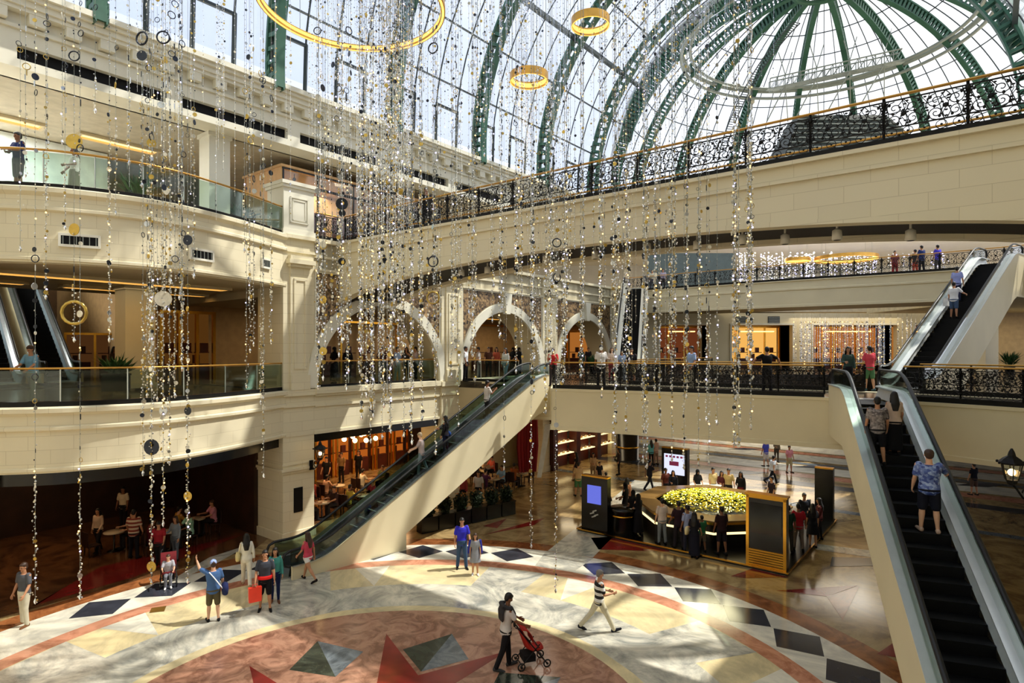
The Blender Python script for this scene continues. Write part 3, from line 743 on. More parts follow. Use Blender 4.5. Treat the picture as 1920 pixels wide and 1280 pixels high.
# header beam over the ground floor openings
for a0, a1 in ((.05, 7.35), (9.05, 16.35), (18.05, 25.15)): wallbox('beam_header', a0, a1, -.5, -.1, 3.85, 4.2, DARK)
struct(MB().sweep([(-.5, 3.8), (-.3, 3.8), (-.3, 4.2), (-.5, 4.2)], BULGE).build('beam_header_curved', DARK))
# cove lights in the ceilings
def cove(a0, a1, o0, o1, z, name='ceiling_cove_light', lb=None, grp=None):
    p = F((a0+a1)/2, (o0+o1)/2, z); e = empty(name, p, YAW_D, lb, 'ceiling light', grp)
    L, w = a1-a0, o1-o0
    MB().box((0, 0, -.006), (L, w, .012)).build('diffuser', COVE, e)
    f = MB()
    for y in (-w/2-.06, w/2+.06): f.box((0, y, -.05), (L+.24, .12, .1))
    for x in (-L/2-.06, L/2+.06): f.box((x, 0, -.05), (.12, w, .1))
    f.build('frame', TAN, e); return e
cove(-16, -2.4, -3.1, -2.5, 10.29, lb='long warm cove light in the ceiling behind the lower curved balcony')
for a in (-14, -10.5, -7, -3.8): cove(a, a+2.2, -6.6, -6.2, 10.29, lb='short warm cove light deep in the ceiling behind the lower balcony', grp='cove lights deep in the first floor ceiling')
cove(-14, -8.1, -5.3, -4.8, 15.94, lb='warm cove light in the upper ceiling over the man in navy'); cove(-6.9, -4.3, -5.1, -4.6, 15.94, lb='warm cove light in the upper ceiling left of the white column')
cove(3.2, 7.6, -3.2, -2.7, 9.96, lb='warm cove light inside the first arch'); cove(14.0, 18.5, -5.4, -4.8, 9.96, lb='warm cove light inside the middle arch')
cove(23, 27, -3.4, -2.9, 9.96, lb='warm cove light inside the third arch')
def lamp(p, w, c=(1, .78, .5), size=3.0, kind='AREA', name='room_light', rot=(0, 0, 0), sizey=None):
    l = bpy.data.lights.new(name, kind); l.energy = w; l.color = c
    if kind == 'AREA':
        l.size = size
        if sizey: l.shape = 'RECTANGLE'; l.size_y = sizey
    else: l.shadow_soft_size = size
    o = bpy.data.objects.new(name, l); COL.objects.link(o); o.location = p; o.rotation_euler = rot; return o
lamp(F(-8, -4, 10.2), 45, size=6); lamp(F(-12, -19, 15.8), 1500, (1, .97, .92), 7); lamp(F(-10, -4.2, 15.8), 520, (.96, .98, 1), 4); wallbox('wall_white_partition', -24, -5.4, -6.9, -6.7, 12.4, 15.9, mat('white_back_painted_glass', (226, 234, 234), .25))  # cool lamp before the white partition is added to brighten it
lamp(F(3.6, -5, 9.9), 60, size=4); lamp(F(12.7, -5, 9.9), 170, (1, .88, .7), 4); lamp(F(21.6, -5, 9.9), 100, size=4)
lamp(F(4, -4, 3.9), 150, (1, .62, .32), 3); lamp(F(9, -6.5, 3.9), 160, (1, .55, .25), 3); lamp(F(13, -5, 3.9), 70, (1, .66, .36), 3); lamp(F(-9, -5, 4.1), 60, (1, .62, .32), 5); lamp(F(20, -5, 15.9), 500, (1, .9, .75), 6)
# column and shop box on the upper left gallery
def column(a, o, z0, z1, w, lb, mt=WHITE):
    m = MB(); m.fbox(a-w/2, a+w/2, o-w/2, o+w/2, z0, z1); m.fbox(a-w/2-.05, a+w/2+.05, o-w/2-.05, o+w/2+.05, z0, z0+.2); m.fbox(a-w/2-.06, a+w/2+.06, o-w/2-.06, o+w/2+.06, z1-.15, z1)
    struct(m.build('column', mt), lb, 'column')
column(-3.6, -1.15, L2, 15.95, .8, 'square white column holding the roof above the upper curved balcony')
column(-4.9, -5.2, L1+.1, 10.3, 1.1, 'square cream column behind the lower balcony railing', PLAIN)
column(25.9, 1.2, 0, 4.4, .7, 'cream column beside the shoe shop under the middle bridge', TRIM)
# glazed shop on the upper level beside the pedestal
e = empty('shop_display', F(3.2, -1.2, L2), YAW_D, 'glass shop front with warm interior behind the pedestal on the upper level', 'shop front')
m = MB()
for x in (-3.9, -2.2, -.3, 1.6, 3.5, 5.4): m.box((x, 0, 1.55), (.07, .07, 3.1))
for z in (.05, 2.45, 3.05): m.box((.75, 0, z), (9.4, .08, .1))
m.build('frame', DARK, e)
MB().box((.75, 0, 1.5), (9.2, .02, 2.9)).build('glass_pane', GCLEAR, e)
m = MB(); m.box((.75, 2.9, 1.55), (9.6, .06, 3.1)); m.box((-3.95, 1.45, 1.55), (.06, 2.9, 3.1), mi=0); m.box((.75, 1.5, 3.12), (9.6, 3.2, .1)); m.build('inner_wall', mat('peach_shop_wall', (226, 186, 140), .5), e)
for k in range(4): MB().box((-2.6+1.9*k, 2.7, 1.3), (1.3, .3, 1.5)).box((-2.6+1.9*k, 2.6, .3), (1.2, .5, .6)).build('shelf', RWOOD, e)
for k in range(6): MB().tube([(-3+1.4*k, .6, 3.07), (-3+1.4*k, .6, 2.84)], .02, 6).ball((-3+1.4*k, .6, 2.84), .08, 8, 5).build('track_light', DARK, e)
lamp(F(2.5, -2.8, 15.35), 130, (1, .8, .55), 3)
# lit doors and shop backs at first floor level
YN0 = math.atan2(N[1], N[0])
def lit_shop(a, o, z, w, h, lb, yaw=YAW_D, glowm=PWARM, p=None, bars=3, name='shop_display'):
    e = empty(name, p or F(a, o, z), yaw, lb, 'shop front'); m = MB()
    for i in range(bars+1): m.box((-w/2+w*i/bars, 0, h/2), (.12, .14, h))
    m.box((0, 0, h-.06), (w+.12, .16, .12)); m.build('door_frame', GOLD, e)
    MB().box((0, .5, h/2), (w, .04, h)).build('lit_back_panel', glowm, e)
    m = MB()
    for i in range(bars):
        x = -w/2+w*(i+.5)/bars; m.box((x, .3, .45), (w/bars*.7, .3, .9)); m.box((x, .36, 1.4), (w/bars*.8, .2, .05)); m.box((x+.1, .34, 1.62), (.3, .16, .4)); m.box((x-.25, .34, 1.1), (.25, .16, .38))
    m.build('display_shelf', RWOOD, e); return e
lit_shop(-2.9, -5.0, L1+.12, 2.2, 3.2, 'gold framed door at the right end behind the lower balcony', glowm=glow('lit_gold_panel', (120, 76, 30), .3))
lit_shop(0, 0, 0, 1.3, 2.9, 'small cream lit shop window deep behind the lower balcony', .5, glow('lit_pale_yellow_panel', (240, 206, 130), 1.0), ((240-960)/FPX*38.5, 38.5, L1+.02), 2)
lit_shop(0, 0, 0, 4.2, 2.6, 'dim brown shop counter deep behind the lower balcony', .6, glow('lit_brown_panel', (96, 60, 30), .35), ((205-960)/FPX*36, 36, L1+.02), 3)
lit_shop(9.5, -9.2, L1+.025, 6, 3.4, 'dim amber shop front inside the first arch', glowm=glow('lit_amber_wall', (120, 66, 28), .4), bars=4)
lit_shop(22.6, -9.2, L1+.025, 6.5, 3.6, 'bright white shop front inside the middle arch', glowm=glow('lit_white_wall', (236, 226, 214), 1.1), bars=1)
lit_shop(0, 0, 0, 4.4, 3.2, 'amber lit shop front inside the third arch', yaw=YN0, p=F(29.1, -4.2, L1+.025), glowm=glow('lit_honey_wall', (180, 110, 46), .6), bars=3)
# ground floor: cafe glow, chandelier, shoe shelves
for i in range(5): lit_shop(6.6+1.5*i, -8.9, 0, 1.2, 3.3, ('amber glowing shelf added for warm light at the back of the cafe'), glowm=PORANGE, bars=1, name='glow_shelf').__setitem__('group', 'added glowing shelves at the back of the cafe')  # amber panels added to give the cafe its warm glow
e = empty('chandelier', F(4.6, -3.2, 3.6), 0, 'globe chandelier glowing warm under the cafe ceiling', 'chandelier')
MB().tube([(0, 0, .35), (0, 0, 0)], .03, 6).lathe([(.05, 0), (.3, -.05), (.05, -.1)], n=12).build('stem', DARK, e)
for k in range(9):
    a = k*2.4; r = .25+.09*k; o = MB().ball((0, 0, 0), .12, 10, 7).build('globe', WARM, e); o.location = (r*math.cos(a), r*math.sin(a), -.2-.12*(k % 3))
for k in range(3):
    lb = ('lit shoe shelves nearest the red wood post', 'lit shoe shelves between two red wood posts', 'lit shoe shelves beside the cream column')[k]
    a = 17.2+2.75*k; e = empty('shoe_shelf', F(a+.2, .3, 0), YAW_D, lb, 'shelf')
    MB().box((1.1, .5, 1.9), (2.2, .06, 3.8)).box((0, .2, 1.9), (.5, .6, 3.8)).build('case', RWOOD, e)
    for z in (.9, 1.65, 2.4): MB().box((1.3, .2, z), (1.9, .5, .05)).build('shelf_board', PWARM, e)
    for z in (.93, 1.68, 2.43):
        for q in range(3):
            s_ = MB(); s_.add([], []); x = .65+.55*q
            s_.tube([(x-.13, .1, z+.06), (x, .1, z+.06), (x+.1, .1, z+.12)], [.05, .06, .05], 8); s_.tube([(x+.12, .1, z), (x+.1, .1, z+.14)], .025, 6)
            s_.build('shoe', mat(('tan_leather', 'pale_leather', 'brown_leather')[q], ((190, 140, 80), (220, 200, 160), (120, 70, 40))[q], .4), e)
    lamp(F(a+1.3, .8, 3.7), 24, (1, .8, .5), 1.2)
e = empty('shop_totem', G(1176, 862) + (0,), .2, 'tall black display drum beyond the shoe shelves', 'totem')
MB().lathe([(.9, 0), (.9, .1), (.8, .12), (.8, 2.6), (.72, 2.65), (0, 2.65)], n=20).build('drum', DARK, e); MB().lathe([(.82, .9), (.84, .95), (.82, 1.0)], n=20, cap=False).build('band', GOLD, e)
# red drape, plaque wall and white banner at the far end of the cafe
wallbox('wall_cafe_end', 14.2, 17.8, -3.2, -2.9, 0, 4.2, PLAIN, 'cream wall with a plaque at the end of the cafe')
def drape(p, w, h, yaw, mt, name, lb, cat):
    m = MB(); n = 24; vs = []
    for i in range(n+1):
        x = w*i/n-w/2; y = .1*math.sin(i*1.9)+.04*math.sin(i*.7)
        vs += [(x*.8, y*1.3, 0), (x, y, h*.5), (x*.9, y*.6, h)]
    m.add(vs, [(3*i, 3*i+3, 3*i+4, 3*i+1) for i in range(n)] + [(3*i+1, 3*i+4, 3*i+5, 3*i+2) for i in range(n)], 0, True)
    b = len(m.v); m.add([(v[0], v[1]+.05, v[2]) for v in vs], [tuple(reversed(f)) for f in m.f[:2*n]], 0, True)
    o = m.build(name, mt); o.location = p; o.rotation_euler = (0, 0, yaw); return tag(o, lb, cat)
p = AT(990, 34, 790); drape((p[0], p[1], 0.9), 1.3, 2.9, .3, mat('crimson_cloth', (150, 28, 36), .7), 'red_drape', 'long crimson drape hanging at the end of the cafe', 'drape')
p = AT(1022, 33, 790); b = MB().hexa([(-.14, 0, 0), (.1, 0, 0), (.1, .05, 0), (-.14, .05, 0), (.3, 0, 2.9), (.62, 0, 2.9), (.62, .05, 2.9), (.3, .05, 2.9)]).build('white_banner', mat('white_cloth', (224, 226, 230), .7)); b.location = (p[0]-.3, p[1], .8)
tag(b, 'slanting white banner beside the crimson drape', 'banner')
# ================================================================== far side: shops under the dome
FARY = 49.5
m = MB()
def fw(x0, x1, z0, z1, y=FARY, mi=0): m.box(((x0+x1)/2, y, (z0+z1)/2), (x1-x0, .5, z1-z0), 0, mi)
ops = [(12.0, 15.9), (17.8, 22.7), (24.4, 31.2), (32.6, 36.6), (38.2, 41.6)]; zt = 9.75
xs = 9.5
for x0, x1 in ops: fw(xs, x0, L1, zt); xs = x1
fw(xs, 60, L1, zt); fw(9.5, 60, zt, 10.7)
struct(m.build('wall_far_shops', PLAIN), 'far cream wall with lit shop windows under the dome', 'wall')
for i, (x0, x1) in enumerate(ops):
    m = MB(); m.box(((x0+x1)/2, FARY-.28, zt+.05), (x1-x0+.3, .1, .14)); m.box((x0-.07, FARY-.28, (L1+zt)/2), (.14, .1, zt-L1)); m.box((x1+.07, FARY-.28, (L1+zt)/2), (.14, .1, zt-L1)); struct(m.build('trim_shop_opening', TRIM))
    lbs = ('far shop window left of the second, glowing orange red', 'far shop window with honey coloured shelves behind the man in black', 'widest far shop window, amber, behind bead strings', 'far shop window half hidden by the right escalator', 'far shop window at the right behind the potted plant')
    e = lit_shop(0, 0, 0, x1-x0, 3.6, lbs[i], 0, (glow('lit_orange_wall', (120, 62, 34), .5), glow('lit_honey_shelf_wall', (226, 168, 84), .9), glow('lit_bronze_wall', (176, 104, 44), .7), MATS['lit_honey_wall'], MATS['lit_amber_wall'])[i], ((x0+x1)/2, FARY+2.2, L1), bars=(3, 4, 7, 4, 3)[i])
    m = MB(); 
    m.box(((x0+x1)/2+.2, FARY+1.2, 9.25), ((x1-x0)*.55, .3, .08))
    for k in range(3):
        pass
    o = m.build('strip_light', COVE); tag(o, ('warm strip light in the orange far shop', 'warm strip light in the honey coloured far shop', 'warm strip light in the widest far shop', 'warm strip light in the far shop behind the right escalator', 'warm strip light in the rightmost far shop')[i], 'ceiling light')
    m = MB(); m.box(((x0+x1)/2, FARY+2.8, 8.3), (x1-x0+3, .2, 5)); m.box(((x0+x1)/2, FARY+1.4, 9.9), (x1-x0+2, 2.8, .2)); struct(m.build('wall_far_shop_inner', TAN))
for k, (x0, lb) in enumerate(((18.6, 'left of two'), (21.2, 'right of two'))):
    e = empty('wall_vent', (x0, FARY-.27, 10.15), 0, 'dark square vent above the far shop window with honey shelves, ' + lb, 'vent')
    MB().box((0, 0, 0), (.95, .06, .55)).build('grille', DARK, e); f = MB()
    for q in range(4): f.box((0, -.04, -.2+.13*q), (.9, .03, .05))
    f.build('slat', LGREY, e)
m = MB(); m.box((34, FARY-3.0, 5.2), (52, 7.5, 1.6)); struct(m.build('floor_far_gallery', DFLOOR))
m = MB(); m.box((34, FARY+6, 11.4), (60, 12, 1.2)); struct(m.build('floor_far_upper', MATS['pale_floor_tile']))
m = MB(); m.box((20, 60.2, 2.2), (80, .4, 4.4)); m.box((20, 53, 4.4), (80, 14, .2)); struct(m.build('wall_far_ground', mat('grey_shop_wall', (120, 116, 108), .5)))
for u, w, lb in ((1372, 3.0, 'black shop sign board with a gold heart at the back of the ground floor'), (1490, 5.5, 'dark glazed shop front at the back, left of the escalator'), (1575, 2.2, 'grey glass door at the back beside the escalator'), (1296, 3.0, 'rack wall of coloured clothes at the back of the ground floor')):
    p = ((u-960)/FPX*58.5, 58.5, 0); e = empty('shop_display', p, 0, lb, 'shop front')
    if 'rack' in lb:
        MB().box((0, .3, 1.5), (w, .1, 3)).build('back_panel', PLAIN, e)
        for k in range(14): MB().box((-w/2+.2+.2*k, 0, 1.1), (.14, .4, 1.0)).build('garment', mat(f'garment_{k%5}', ((20, 20, 24), (130, 30, 34), (40, 60, 110), (90, 140, 180), (60, 50, 44))[k % 5], .8), e)
        MB().tube([(-w/2, 0, 1.65), (w/2, 0, 1.65)], .03, 6).build('rail', STEEL, e)
    else:
        MB().box((0, .2, 1.4), (w, .1, 2.8)).box((0, .1, 2.9), (w+.2, .3, .25)).build('front_panel', DARK if 'black' in lb else mat('dark_shop_glass', (34, 38, 40), .15), e)
        MB().box((0, 0, .1), (w, .2, .2)).build('plinth', STEEL, e)
        if 'heart' in lb:
            h = []
            for k in range(24):
                t = 2*PI*k/24; h.append((.03*16*math.sin(t)**3, .03*(13*math.cos(t)-5*math.cos(2*t)-2*math.cos(3*t)-math.cos(4*t))))
            hm = MB(); hm.add([(x, .1, 1.3+z) for x, z in h], [tuple(range(24))]); hm.add([(x, .15, 1.3+z) for x, z in h], [tuple(reversed(range(24)))]); hm.build('gold_heart', GOLD, e)
# hall beyond the far upper gallery
struct(MB().box((30, 78, 14), (90, .4, 12)).build('wall_far_hall', WHITE), 'white end wall of the hall beyond the far gallery', 'wall')
m = MB()
for k in range(12): m.box((20+2.2*k, 77.6, 15), (.25, .3, 6)); 
for k in range(6): m.box((32, 77.6, 12.5+1.1*k), (28, .2, .15))
struct(m.build('wall_far_hall_mullions', LGREY))
struct(MB().box((16.5, 56, 14.5), (8, .3, 4.2)).build('wall_far_upper_shop', mat('slate_blue_shop', (96, 110, 112), .4)))
struct(MB().box((30, 66, 18.6), (90, 24, .3)).build('ceiling_far_hall', WHITE))
lamp((30, 66, 17.8), 2600, (1, .97, .9), 14); lamp((27, FARY-3, 10.3), 250, (1, .85, .6), 9); lamp((20, 52, 4.1), 700, (1, .9, .75), 12)
# right side: opposite wall, deck for the right escalators, columns
struct(MB().fbox(-30, 16, 25.4, 26.0, 0, 18.7).build('wall_opposite', CREAM)); struct(MB().fbox(-34, 30, 24.8, 60, 18.4, 18.8).build('roof_opposite', WHITE))
struct(MB().fbox(-33.5, -32, -24, 60, 0, 32).build('wall_behind', WHITE))
struct(MB().fbox(-30, -6, 22.9, 24.6, 5.8, L1).build('floor_opposite', DFLOOR))
m = MB(); m.prism([(15.0, 24.3), (17.9, 20.2), (21, 15), (48, 15), (48, 46), (26, 46), (24, 36)], 4.5, L1-.01); struct(m.build('floor_right_gallery', DFLOOR))
for x, y, lb in ((33.6, 43, 'cream column left of the potted plant at far right'), (38.2, 43.5, 'cream column at the far right edge')):
    m = MB().box((x, y, 9), (.9, .9, 6)); struct(m.build('column', TRIM), lb, 'column')
struct(MB().box((46, 47.5, 8), (24, .3, 5.4)).build('wall_right_shop', mat('striped_tan_curtain', (180, 156, 116), .7)))
struct(MB().box((40, 40, 11.2), (24, 16, 1.2)).build('ceiling_right', mat('cream_soffit', (224, 210, 170), .7))); lamp((38, 42, 10.4), 260, (1, .85, .6), 6)
# ================================================================== escalators
def escalator(name, top, dirv, ztop, zbot, flat, slope, label, w=1.6, fbot=1.0, under=1.72, glassm=None, side=PLAIN, inner=None, side_hi=.45, cleat=False, deckw=.26, deck=None):
    """stands along the descending direction; local x runs down it, y to its left"""
    yaw = math.atan2(dirv[1], dirv[0]); e = empty(name, (top[0], top[1], 0), yaw, label, 'escalator')
    run = (ztop-zbot)/slope; S = [0, flat-.5] + [flat-.5+k*.2 for k in range(1, 6)]; E = flat+run
    S = [0]+[flat-.6+.2*k for k in range(7)]+[flat+.6+(run-1.2)*k/10 for k in range(1, 10) if abs(flat+.6+(run-1.2)*k/10-(E-3.45)) > .15]+[E-3.4501, E-3.45]+[E-.6+.2*k for k in range(7)]+[E+.6+fbot]
    S.sort()
    def zt(s):
        def sm(x): return 0 if x <= -.6 else (x if x >= .6 else (x+.6)**2/2.4)
        return ztop - slope*(sm(s-flat)-sm(s-E))
    h = w/2
    for sg in (-1, 1):
        m = MB(); vs = []
        for s in S:
            zlo = max(zbot, zt(s)+side_hi-under) if s < E-3.45 else zbot
            if s < flat: zlo = ztop+side_hi-under
            for y in (sg*h, sg*(h-.1)): vs += [(s, y, zlo), (s, y, zt(s)+side_hi)]
        n = len(S); fs = []
        for i in range(n-1):
            a, b = 4*i, 4*i+4; fs += [(a, b, b+1, a+1), (a+2, a+3, b+3, b+2), (a+1, b+1, b+3, a+3), (a, a+2, b+2, b)]
        fs += [(0, 1, 3, 2), (4*n-4, 4*n-2, 4*n-1, 4*n-3)]; m.add(vs, fs); m.build('side_panel', side, e)
        m = MB(); m.sweep([(-.09, 0)], [(0, 0)]) if False else None
        vs = []; G_ = []
        for s in S: vs += [(s, sg*(h-.14), zt(s)+side_hi-.02), (s, sg*(h-.14), zt(s)+.93), (s, sg*(h-.16), zt(s)+side_hi-.02), (s, sg*(h-.16), zt(s)+.93)]
        fs = []
        for i in range(n-1):
            a, b = 4*i, 4*i+4; fs += [(a, b, b+1, a+1), (a+2, a+3, b+3, b+2)]
        m = MB().add(vs, fs); m.build('balustrade', glassm or GRAIL, e)
        vs = []                                               # bright inner skirt beside the steps
        for s in S: vs += [(s, sg*(h-.17), zt(s)+side_hi), (s, sg*(h-.3), zt(s)+.06)]
        m = MB().add(vs, [(2*i, 2*i+2, 2*i+3, 2*i+1) for i in range(n-1)] if sg > 0 else [(2*i, 2*i+1, 2*i+3, 2*i+2) for i in range(n-1)], 0, True)
        vs2 = [(v[0], v[1]+sg*.02, v[2]-.02) for v in vs]; m.add(vs2, [(2*i, 2*i+1, 2*i+3, 2*i+2) for i in range(n-1)]); m.build('skirt', inner or STEEL, e)
        vs = [];                                              # metal deck strip on top of the side
        for s in S: vs += [(s, sg*(h+.03), zt(s)+side_hi), (s, sg*(h-deckw), zt(s)+side_hi-.06), (s, sg*(h-deckw), zt(s)+side_hi-.02), (s, sg*(h+.03), zt(s)+side_hi+.04)]
        fs = []
        for i in range(n-1):
            a, b = 4*i, 4*i+4
            for j in range(4): fs.append((a+j, b+j, b+(j+1) % 4, a+(j+1) % 4))
        MB().add(vs, fs).build('deck_strip', deck or STEEL, e)
        P = [(s, sg*(h-.15), zt(s)+.97) for s in S]           # handrail loops down at both ends
        nose0 = [(-.0-.28*math.sin(t), sg*(h-.15), ztop+.97-.28+.28*math.cos(t)) for t in (PI, PI*.75, PI*.5, PI*.25)]
        x1 = S[-1]; nose1 = [(x1+.28*math.sin(t), sg*(h-.15), zbot+.97-.28+.28*math.cos(t)) for t in (PI*.25, PI*.5, PI*.75, PI)]
        MB().tube(nose0+P+nose1, .055, 8, flat=.8).build('handrail', RUBBER, e)
    m = MB(); x = 0; k = 0; z = ztop; d = .4; steps = []
    m.box((flat/2-.1, 0, ztop-.02), (flat-.2, w-.6, .06))
    ns = int((S[-1]-flat+.2)/d)
    for k in range(ns):
        s = flat-.2+d*k; z0, z1 = zt(s+d/2), zt(s+d*1.5)
        z0 = max(z0, zbot+.03)
        m.box((s+d/2, 0, z0-.16), (d+.02, w-.62, .32))
        if cleat: m.box((s+d-.02, 0, z0+.006), (.05, w-.64, .012), 0, 1)
    m.build('steps', [STEPM, LGREY], e)
    vs = []; SS = [s for s in S if s < E-3.45]
    for s in SS:
        zlo = (ztop if s < flat else zt(s))+side_hi-under+.06
        vs += [(s, -h+.05, max(zbot, zlo)), (s, h-.05, max(zbot, zlo))]
    MB().add(vs, [(2*i, 2*i+1, 2*i+3, 2*i+2) for i in range(len(SS)-1)]).build('soffit', side, e)
    m = MB(); m.box((S[-1]-.4, 0, zbot+.03), (1.4, w-.55, .05)); m.build('landing_plate', STEEL, e); MB().box((.35, 0, ztop-.005), (.7, w-.55, .05)).build('landing_plate', STEEL, e)
    return e, zt
PALEST = mat('sky_pale_steel', (222, 228, 230), .3, .45, .5, .03, 4)  # sky reflection on the steel put in as a paler, less metallic colour
DGLASS = glass('smoked_escalator_glass', (186, 202, 194), .05)
ESC_C, ZTC = escalator('escalator', (1.32, 29.9), (-.719, -.695), L1, 0, .62, .548, 'left escalator with cream sides rising from the hall to the middle bridge', w=1.6, glassm=DGLASS, inner=mat('dark_skirt', (40, 46, 44), .4), fbot=.5, cleat=True, deckw=.2)
ESC_D, ZTD = escalator('escalator', (11.65, 20.55), (-.334, -.943), L1, 0, 2.75, .56, 'near right escalator with bright steel sides going down toward the viewer', w=1.7, fbot=1.0, deckw=.3, cleat=False, inner=PALEST, deck=PALEST)
ESC_G, ZTG = escalator('escalator', (27.2, 33.7), (-.796, -.606), L2, L1, 1.6, .565, 'right escalator with a broad cream side rising to the far upper gallery', w=1.9, fbot=.3, under=2.3, inner=PALEST, deck=PALEST, deckw=.36, glassm=GCLEAR)
ESC_H, ZTH = escalator('escalator', (9.5, 46.9), (-.237, -.97), L2, L1, .8, .6, 'narrow escalator with white sides seen straight on beyond the third arch', w=1.9, fbot=.2, inner=WHITE, deck=WHITE, deckw=.42, glassm=GCLEAR, side=WHITE)
for k in range(2):
    escalator('escalator', (-30.3-1.4*k, 37.1-1.5*k), (.727, -.686), L2, L1+.12, .8, .577, ('escalator behind the lower balcony, farther right of two', 'escalator at the left edge behind the lower balcony, nearer of two')[k], w=1.6, inner=mat('pale_blue_steel', (170, 190, 200), .3, .5))
# ================================================================== flower kiosk
def KF(a, o, z=0): return F(a, o, z)
m = MB(); m.prism([F(7.3, 8.4), F(7.3, 16.8), F(15.6, 16.8), F(15.6, 8.4)], 0.0, .1); m.build('kiosk_platform', DARK)
kp = bpy.data.objects['kiosk_platform']; tag(kp, 'square black platform of the flower kiosk on the marble floor', 'platform')
m = MB()
for p, q in ((F(7.27, 8.37, .1), F(7.27, 16.83, .1)), (F(7.27, 16.83, .1), F(15.63, 16.83, .1)), (F(15.63, 16.83, .1), F(15.63, 8.37, .1)), (F(15.63, 8.37, .1), F(7.27, 8.37, .1))): m.bar(p, q, .05, .05)
m.build('gold_edge', GOLD, kp)
KC = F(11.2, 12.7); e = empty('kiosk_counter', (KC[0], KC[1], .103), YAW_D, 'octagonal black kiosk counter with a brown top round the yellow flowers', 'counter')
def octo(r, z): return [(r*math.cos(PI/8+PI/4*k), r*math.sin(PI/8+PI/4*k), z) for k in range(8)]
def octring(m, r0, r1, z0, z1, mi=0):
    vs = octo(r0, z0)+octo(r1, z0)+octo(r0, z1)+octo(r1, z1); fs = []
    for k in range(8):
        j = (k+1) % 8; fs += [(8+k, 8+j, 24+j, 24+k), (k, 16+k, 16+j, j), (16+k, 24+k, 24+j, 16+j), (k, j, 8+j, 8+k)]
    return m.add(vs, fs, mi)
octring(MB(), 2.5, 3.15, 0, 1.0).build('counter_wall', DARK, e)
octring(MB(), 2.35, 3.3, 1.0, 1.07).build('counter_top', mat('bronze_counter_top', (136, 104, 58), .3, .3), e)
octring(MB(), 3.15, 3.19, .52, .6).build('light_strip', glow('warm_white_strip', (250, 225, 160), 1.4), e)
octring(MB(), 3.15, 3.22, .9, .99).build('gold_band', GOLD, e)
MB().lathe([(2.28, .7), (2.28, .78), (0, .8)], n=8).build('flower_tray', DARK, e)
random.seed(11); m = MB()
for k in range(2600):
    r = 1.98*math.sqrt(random.random()); t = random.random()*2*PI; z = .9+.42*(1-(r/2.4)**2)+random.random()*.14
    c = (r*math.cos(t), r*math.sin(t), z); s_ = .024+.02*random.random(); mi = 0 if random.random() < .5 else (1 if random.random() < .8 else 2)
    q = random.random()*PI
    if mi == 0:
        for j in range(5):
            a = q+j*2*PI/5; m.add([c, (c[0]+s_*math.cos(a-.5), c[1]+s_*math.sin(a-.5), c[2]+s_*.5), (c[0]+1.6*s_*math.cos(a), c[1]+1.6*s_*math.sin(a), c[2]+s_*.3), (c[0]+s_*math.cos(a+.5), c[1]+s_*math.sin(a+.5), c[2]+s_*.5)], [(0, 1, 2, 3)], 0)
    elif mi == 1:
        m.add([c, (c[0]+s_*2*math.cos(q)-s_*math.sin(q), c[1]+s_*2*math.sin(q)+s_*math.cos(q), c[2]+.02), (c[0]+s_*4*math.cos(q), c[1]+s_*4*math.sin(q), c[2]-.02), (c[0]+s_*2*math.cos(q)+s_*math.sin(q), c[1]+s_*2*math.sin(q)-s_*math.cos(q), c[2]+.02)], [(0, 1, 2, 3)], 1)
    else: m.ball(c, .022, 5, 3, mi=2)
fl = m.build('flower_bed', [mat('yellow_petal', (248, 226, 50), .5, 0, .3, .15, 20), mat('lime_leaf', (104, 124, 24), .5), glow('yellow_fairy_light', (255, 236, 140), 6)])
fl.location = (KC[0], KC[1], .1); tag(fl, 'mound of bright yellow flowers with tiny lights in the kiosk', 'flowers', None, 'stuff')
lamp((KC[0], KC[1], 3.6), 110, (1, .92, .55), 2.2)
def sign_panel(a, o, yaw, w, h, lb, scr=None, slat=True, mark=False, fr=True):
    e = empty('sign_panel', F(a, o, .103), yaw, lb, 'sign panel')
    MB().box((0, 0, h/2), (w, .3, h)).build('body', DARK, e)
    f = MB()
    for x in (-w/2+.05, w/2-.05): f.box((x, -.16, h/2), (.1, .05, h))
    f.box((0, -.16, h-.05), (w, .05, .1)); f.box((0, 0, h+.03), (w+.08, .38, .06))
    if fr: f.build('gold_frame', GOLD, e)
    else: MB().box((0, 0, h+.03), (w, .3, .06)).build('gold_cap', GOLD, e)
    if slat:
        s_ = MB()
        for k in range(7): s_.box((0, -.165, .06+.085*k), (w-.2, .05, .06))
        s_.build('slatted_base', GOLD, e)
    if scr: MB().box((0, -.165, h*.68), (w-(.3 if mark is False else .6), .03, h*(.42 if mark is False else .34))).build('screen', scr, e)
    if mark:
        t = MB()
        for x, z in ((-.1, .75), (.02, .86), (.1, .7), (-.02, .62)): t.bar((x-.09, -.17, z-.05), (x+.1, -.17, z+.03), .02, .05)
        t.build('emblem', mat('silver_print', (190, 190, 186), .4, .3), e)
    return e
YN = math.atan2(N[1], N[0])
sign_panel(7.55, 9.15, YN, 1.25, 2.25, 'black kiosk sign panel with a lit blue screen and silver emblem', glow('blue_lit_screen', (110, 120, 230), .7), False, True, False)
sign_panel(7.5, 16.1, YN, 1.35, 2.5, 'black panel in a gold frame with slatted gold base at the kiosk front corner', mat('black_screen', (6, 6, 8), .12))
sign_panel(15.3, 16.4, YN, .75, 2.3, 'narrow black panel with a gold top at the far right corner of the kiosk', None, False, False, False)
e = sign_panel(15.2, 9.4, YN, 1.4, 2.5, 'tall black kiosk panel with white and pink screens at the far left corner', glow('pale_lit_screen', (206, 210, 235), 1.0), False, False, False)
t = MB()
for k in range(5): t.box((-.4+.2*k, -.19, 2.1), (.12, .02, .1))
